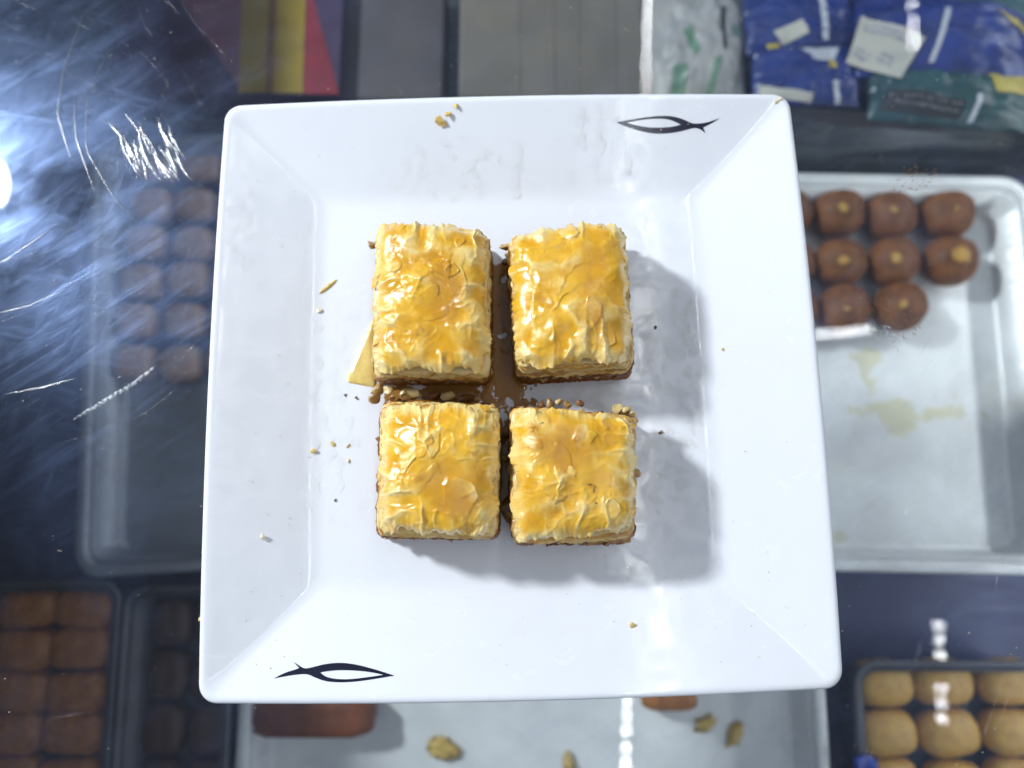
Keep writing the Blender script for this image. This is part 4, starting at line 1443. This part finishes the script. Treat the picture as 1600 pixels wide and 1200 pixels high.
for nm, a, l in (('syrup_smear', (42, 66, -14, 36, M['syrup_wet'], 3, 0.26, 0.9, 0.22, 0.4, None, (1.3, .7)), 'clear syrup smear on the plate right of the back right piece'),
                 ('syrup_smear', (42, 62, -46, -15, M['syrup_wet'], 4, 0.28, 0.8, 0.26, 0.4), 'clear syrup beads on the plate right of the front right piece'),
                 ('syrup_smear', (58, 65.5, -24, 34, M['syrup_wet'], 9, 0.22, 0.4, 0.45, 0.35, None, (1.0, .5)), 'line of dried syrup along the right inside edge of the plate'),
                 ('syrup_smear', (28, 44, -66, -59, M['syrup_wet'], 5, 0.2, 0.4, 0.4, 0.3), 'syrup beads on the plate below the front right piece'),
                 ('syrup_smear', (-72, -52, -50, 38, M['syrup_clear'], 6, 0.32, 0.6, 0.26, 0.4, None, (1.2, .7)), 'faint syrup smear on the plate left of the pieces'),
                 ('syrup_smear', (20, 46, 72, 97, M['syrup_clear'], 7, 0.2, 0.7, 0.2, 0.4, None, (1.5, .6)), 'syrup smear beside the upper fish motif'),
                 ('syrup_smear', (-42, 10, 66, 88, M['syrup_clear'], 8, 0.28, 0.6, 0.2, 0.4), 'streaky syrup smear on the back slope of the plate'),
                 ('syrup_smear', (-97, -90, 40, 76, M['syrup_clear'], 10, 0.2, 0.35, 0.4, 0.35), 'thin syrup smear on the left rim of the plate'),
                 ('brown_syrup', (-12, 8, -13, 46, M['syrup_dark'], 12, -0.85, 0.35, 0.16, 0.25), 'brown syrup pooled in the gap between the pieces')):
    o = film(nm, *a)
    if o:
        tag(o, l, 'syrup')
cross = film('brown_syrup', -47, -9, -11, 1.0, M['syrup_dark'], 13, -0.6, 0.3, 0.1, 0.25)
tag(cross, 'brown syrup between the back and front pieces', 'syrup')
low = film('brown_syrup', -8, 3, -53, -12.5, M['syrup_dark'], 14, -0.8, 0.3, 0.12, 0.25)
tag(low, 'brown syrup between the two front pieces', 'syrup')
# amber wedge of soaked pastry film lying at the left of the back left piece
wv, wf = [], []
W0 = np.array([(-48.5, 24.0), (-50.6, 20.5), (-54.5, 11), (-57.6, 3.6), (-57.4, 1.4), (-53, 0.4), (-48.0, -0.6), (-47.5, 10)])
c0 = W0.mean(0)
for k, s in enumerate((1.0, 0.97, 0.9, 0.5)):
    P = c0 + (W0 - c0) * s
    P = np.concatenate([np.linspace(P[i], P[(i + 1) % len(P)], 6, endpoint=False) for i in range(len(P))])
    z = [12.55, 13.1, 13.35, 13.5][k] + 0.12 * pn(P[:, 0] * .5, P[:, 1] * .5, 5)
    wv.append(np.c_[P, z])
M['wedge'] = simple('soaked_phyllo', (0.80, 0.62, 0.20), (0.72, 0.50, 0.14), 200, rough=0.15, rough2=0.35, sss=0.3, coat=0.5, bump_s=0.2, bump_scale=500)
V, F = loft(list(reversed(wv)), False, False)
F = [tuple(reversed(f)) for f in F] + [tuple(range(48))]
tag(obj('phyllo_scrap', V, F, M['wedge'], None, rz=YAW), 'translucent amber wedge of soaked pastry at the left of the back left piece', 'pastry scrap')

CR = [(-23.6, 92.6, 2.7, 'crumb', 'largest yellow crumb on the back rim of the plate'),
      (-21.0, 95.0, 1.6, 'crumb', 'middle yellow crumb of the cluster on the back rim'),
      (-18.2, 97.6, 1.3, 'crumb', 'small yellow crumb at the very edge of the back rim'),
      (95.4, 97.2, 1.7, 'crumb_pale', 'pale crumb on the back right corner of the plate'),
      (-83.0, -50.3, 1.3, 'crumb_pale', 'white crumb on the left slope of the plate'),
      (36.2, -80.5, 1.2, 'crumb', 'lone yellow crumb on the front slope of the plate'),
      (-100.4, -74.9, 0.9, 'crumb', 'tiny yellow crumb stuck on the outer left edge of the plate'),
      (49.8, -18.4, 1.1, 'crumb_dark', 'dark crumb right of the front right piece'),
      (50.0, 18.5, 0.8, 'crumb_dark', 'dark crumb in the shadow right of the back right piece'),
      (-62.4, -20.0, 1.2, 'crumb', 'yellow crumb left of the front left piece, left of a pair'),
      (-56.9, -20.6, 1.0, 'crumb', 'yellow crumb left of the front left piece, right of a pair'),
      (-58.3, -2.9, 0.8, 'crumb_dark', 'tiny dark crumb left of the gap between left pieces, outer one'),
      (-54.7, -3.9, 0.9, 'crumb_dark', 'tiny dark crumb left of the gap between left pieces, inner one'),
      (-61.2, -38.8, 0.8, 'crumb_dark', 'dark speck left of the front left piece near its front'),
      (-68.7, -22.1, 1.3, 'crumb', 'yellow crumb at the foot of the left slope'),
      (72.7, 10.0, 0.8, 'crumb', 'tiny yellow crumb on the right slope of the plate'),
      (-56.8, -25.6, 1.0, 'crumb_pale', 'pale crumb below the pair left of the front left piece'),
      (-68.0, 27.3, 1.2, 'crumb_pale', 'pale crumb at the left foot beside the back left piece')]
for i, (x, y, s, m, l) in enumerate([(a_, b_, c_ * 0.82, d_, e_) for a_, b_, c_, d_, e_ in CR]):
    me = chop_mesh('crumb', M[m], 160 + i, s * 1.25, s * 0.95, s * 0.42)
    c, s_ = math.cos(YAW), math.sin(YAW)
    o = inst('crumb', me, (c * x - s_ * y, s_ * x + c * y, float(plate_z(np.array(x), np.array(y))) + s * 0.28), (0.3, 0.2, i * 1.3))
    tag(o, l, 'crumb', 'crumbs on the plate')
# long pale shred near the left foot and the wisp at the back of the back left piece
for pts, w, l in (([(-68, 33.5), (-65, 36), (-62, 38.5)], 1.5, 'pale pastry shred lying left of the back left piece'),
                  ([(-37.5, 49.5), (-38.6, 52), (-39.5, 54.5)], 0.8, 'thin curl of pastry sticking out behind the back left piece')):
    P = np.array(pts, float)
    tt = np.linspace(0, 1, 20)
    Q = np.stack([np.interp(tt, np.linspace(0, 1, len(P)), P[:, k]) for k in (0, 1)], -1)
    v, f = scratch_mesh([Q], [w], 0.5)
    v = [(a, b, z + float(plate_z(np.array(a), np.array(b))) + (0 if w > 1 else 8)) for a, b, z in v]
    tag(obj('pastry_shred', v, f, M['crumb'], None, rz=YAW), l, 'pastry shred')

wet = film('syrup_smear', 12, 40, -8.5, 1.5, M['syrup_wet'], 15, 0.1, 0.7, 0.25, 0.3)
if wet:
    tag(wet, 'glossy clear syrup between the two right-hand pieces', 'syrup')

# fine dust of crumbs and syrup spatter: nobody could count it
V, F = [], []
for _ in range(520):
    x, y = rng.uniform(-92, 92), rng.uniform(-92, 92)
    s = rng.uniform(0.08, 0.26)
    z = float(plate_z(np.array(x), np.array(y)))
    b = len(V)
    V += [(x - s, y, z), (x, y - s, z), (x + s, y, z), (x, y + s, z), (x, y, z + s * .9)]
    F += [(b, b + 1, b + 4), (b + 1, b + 2, b + 4), (b + 2, b + 3, b + 4), (b + 3, b, b + 4)]
tag(obj('crumb_dust', V, F, M['crumb_pale'], None, rz=YAW), 'fine crumb dust and syrup spatter sprinkled over the plate', 'crumbs', kind='stuff')
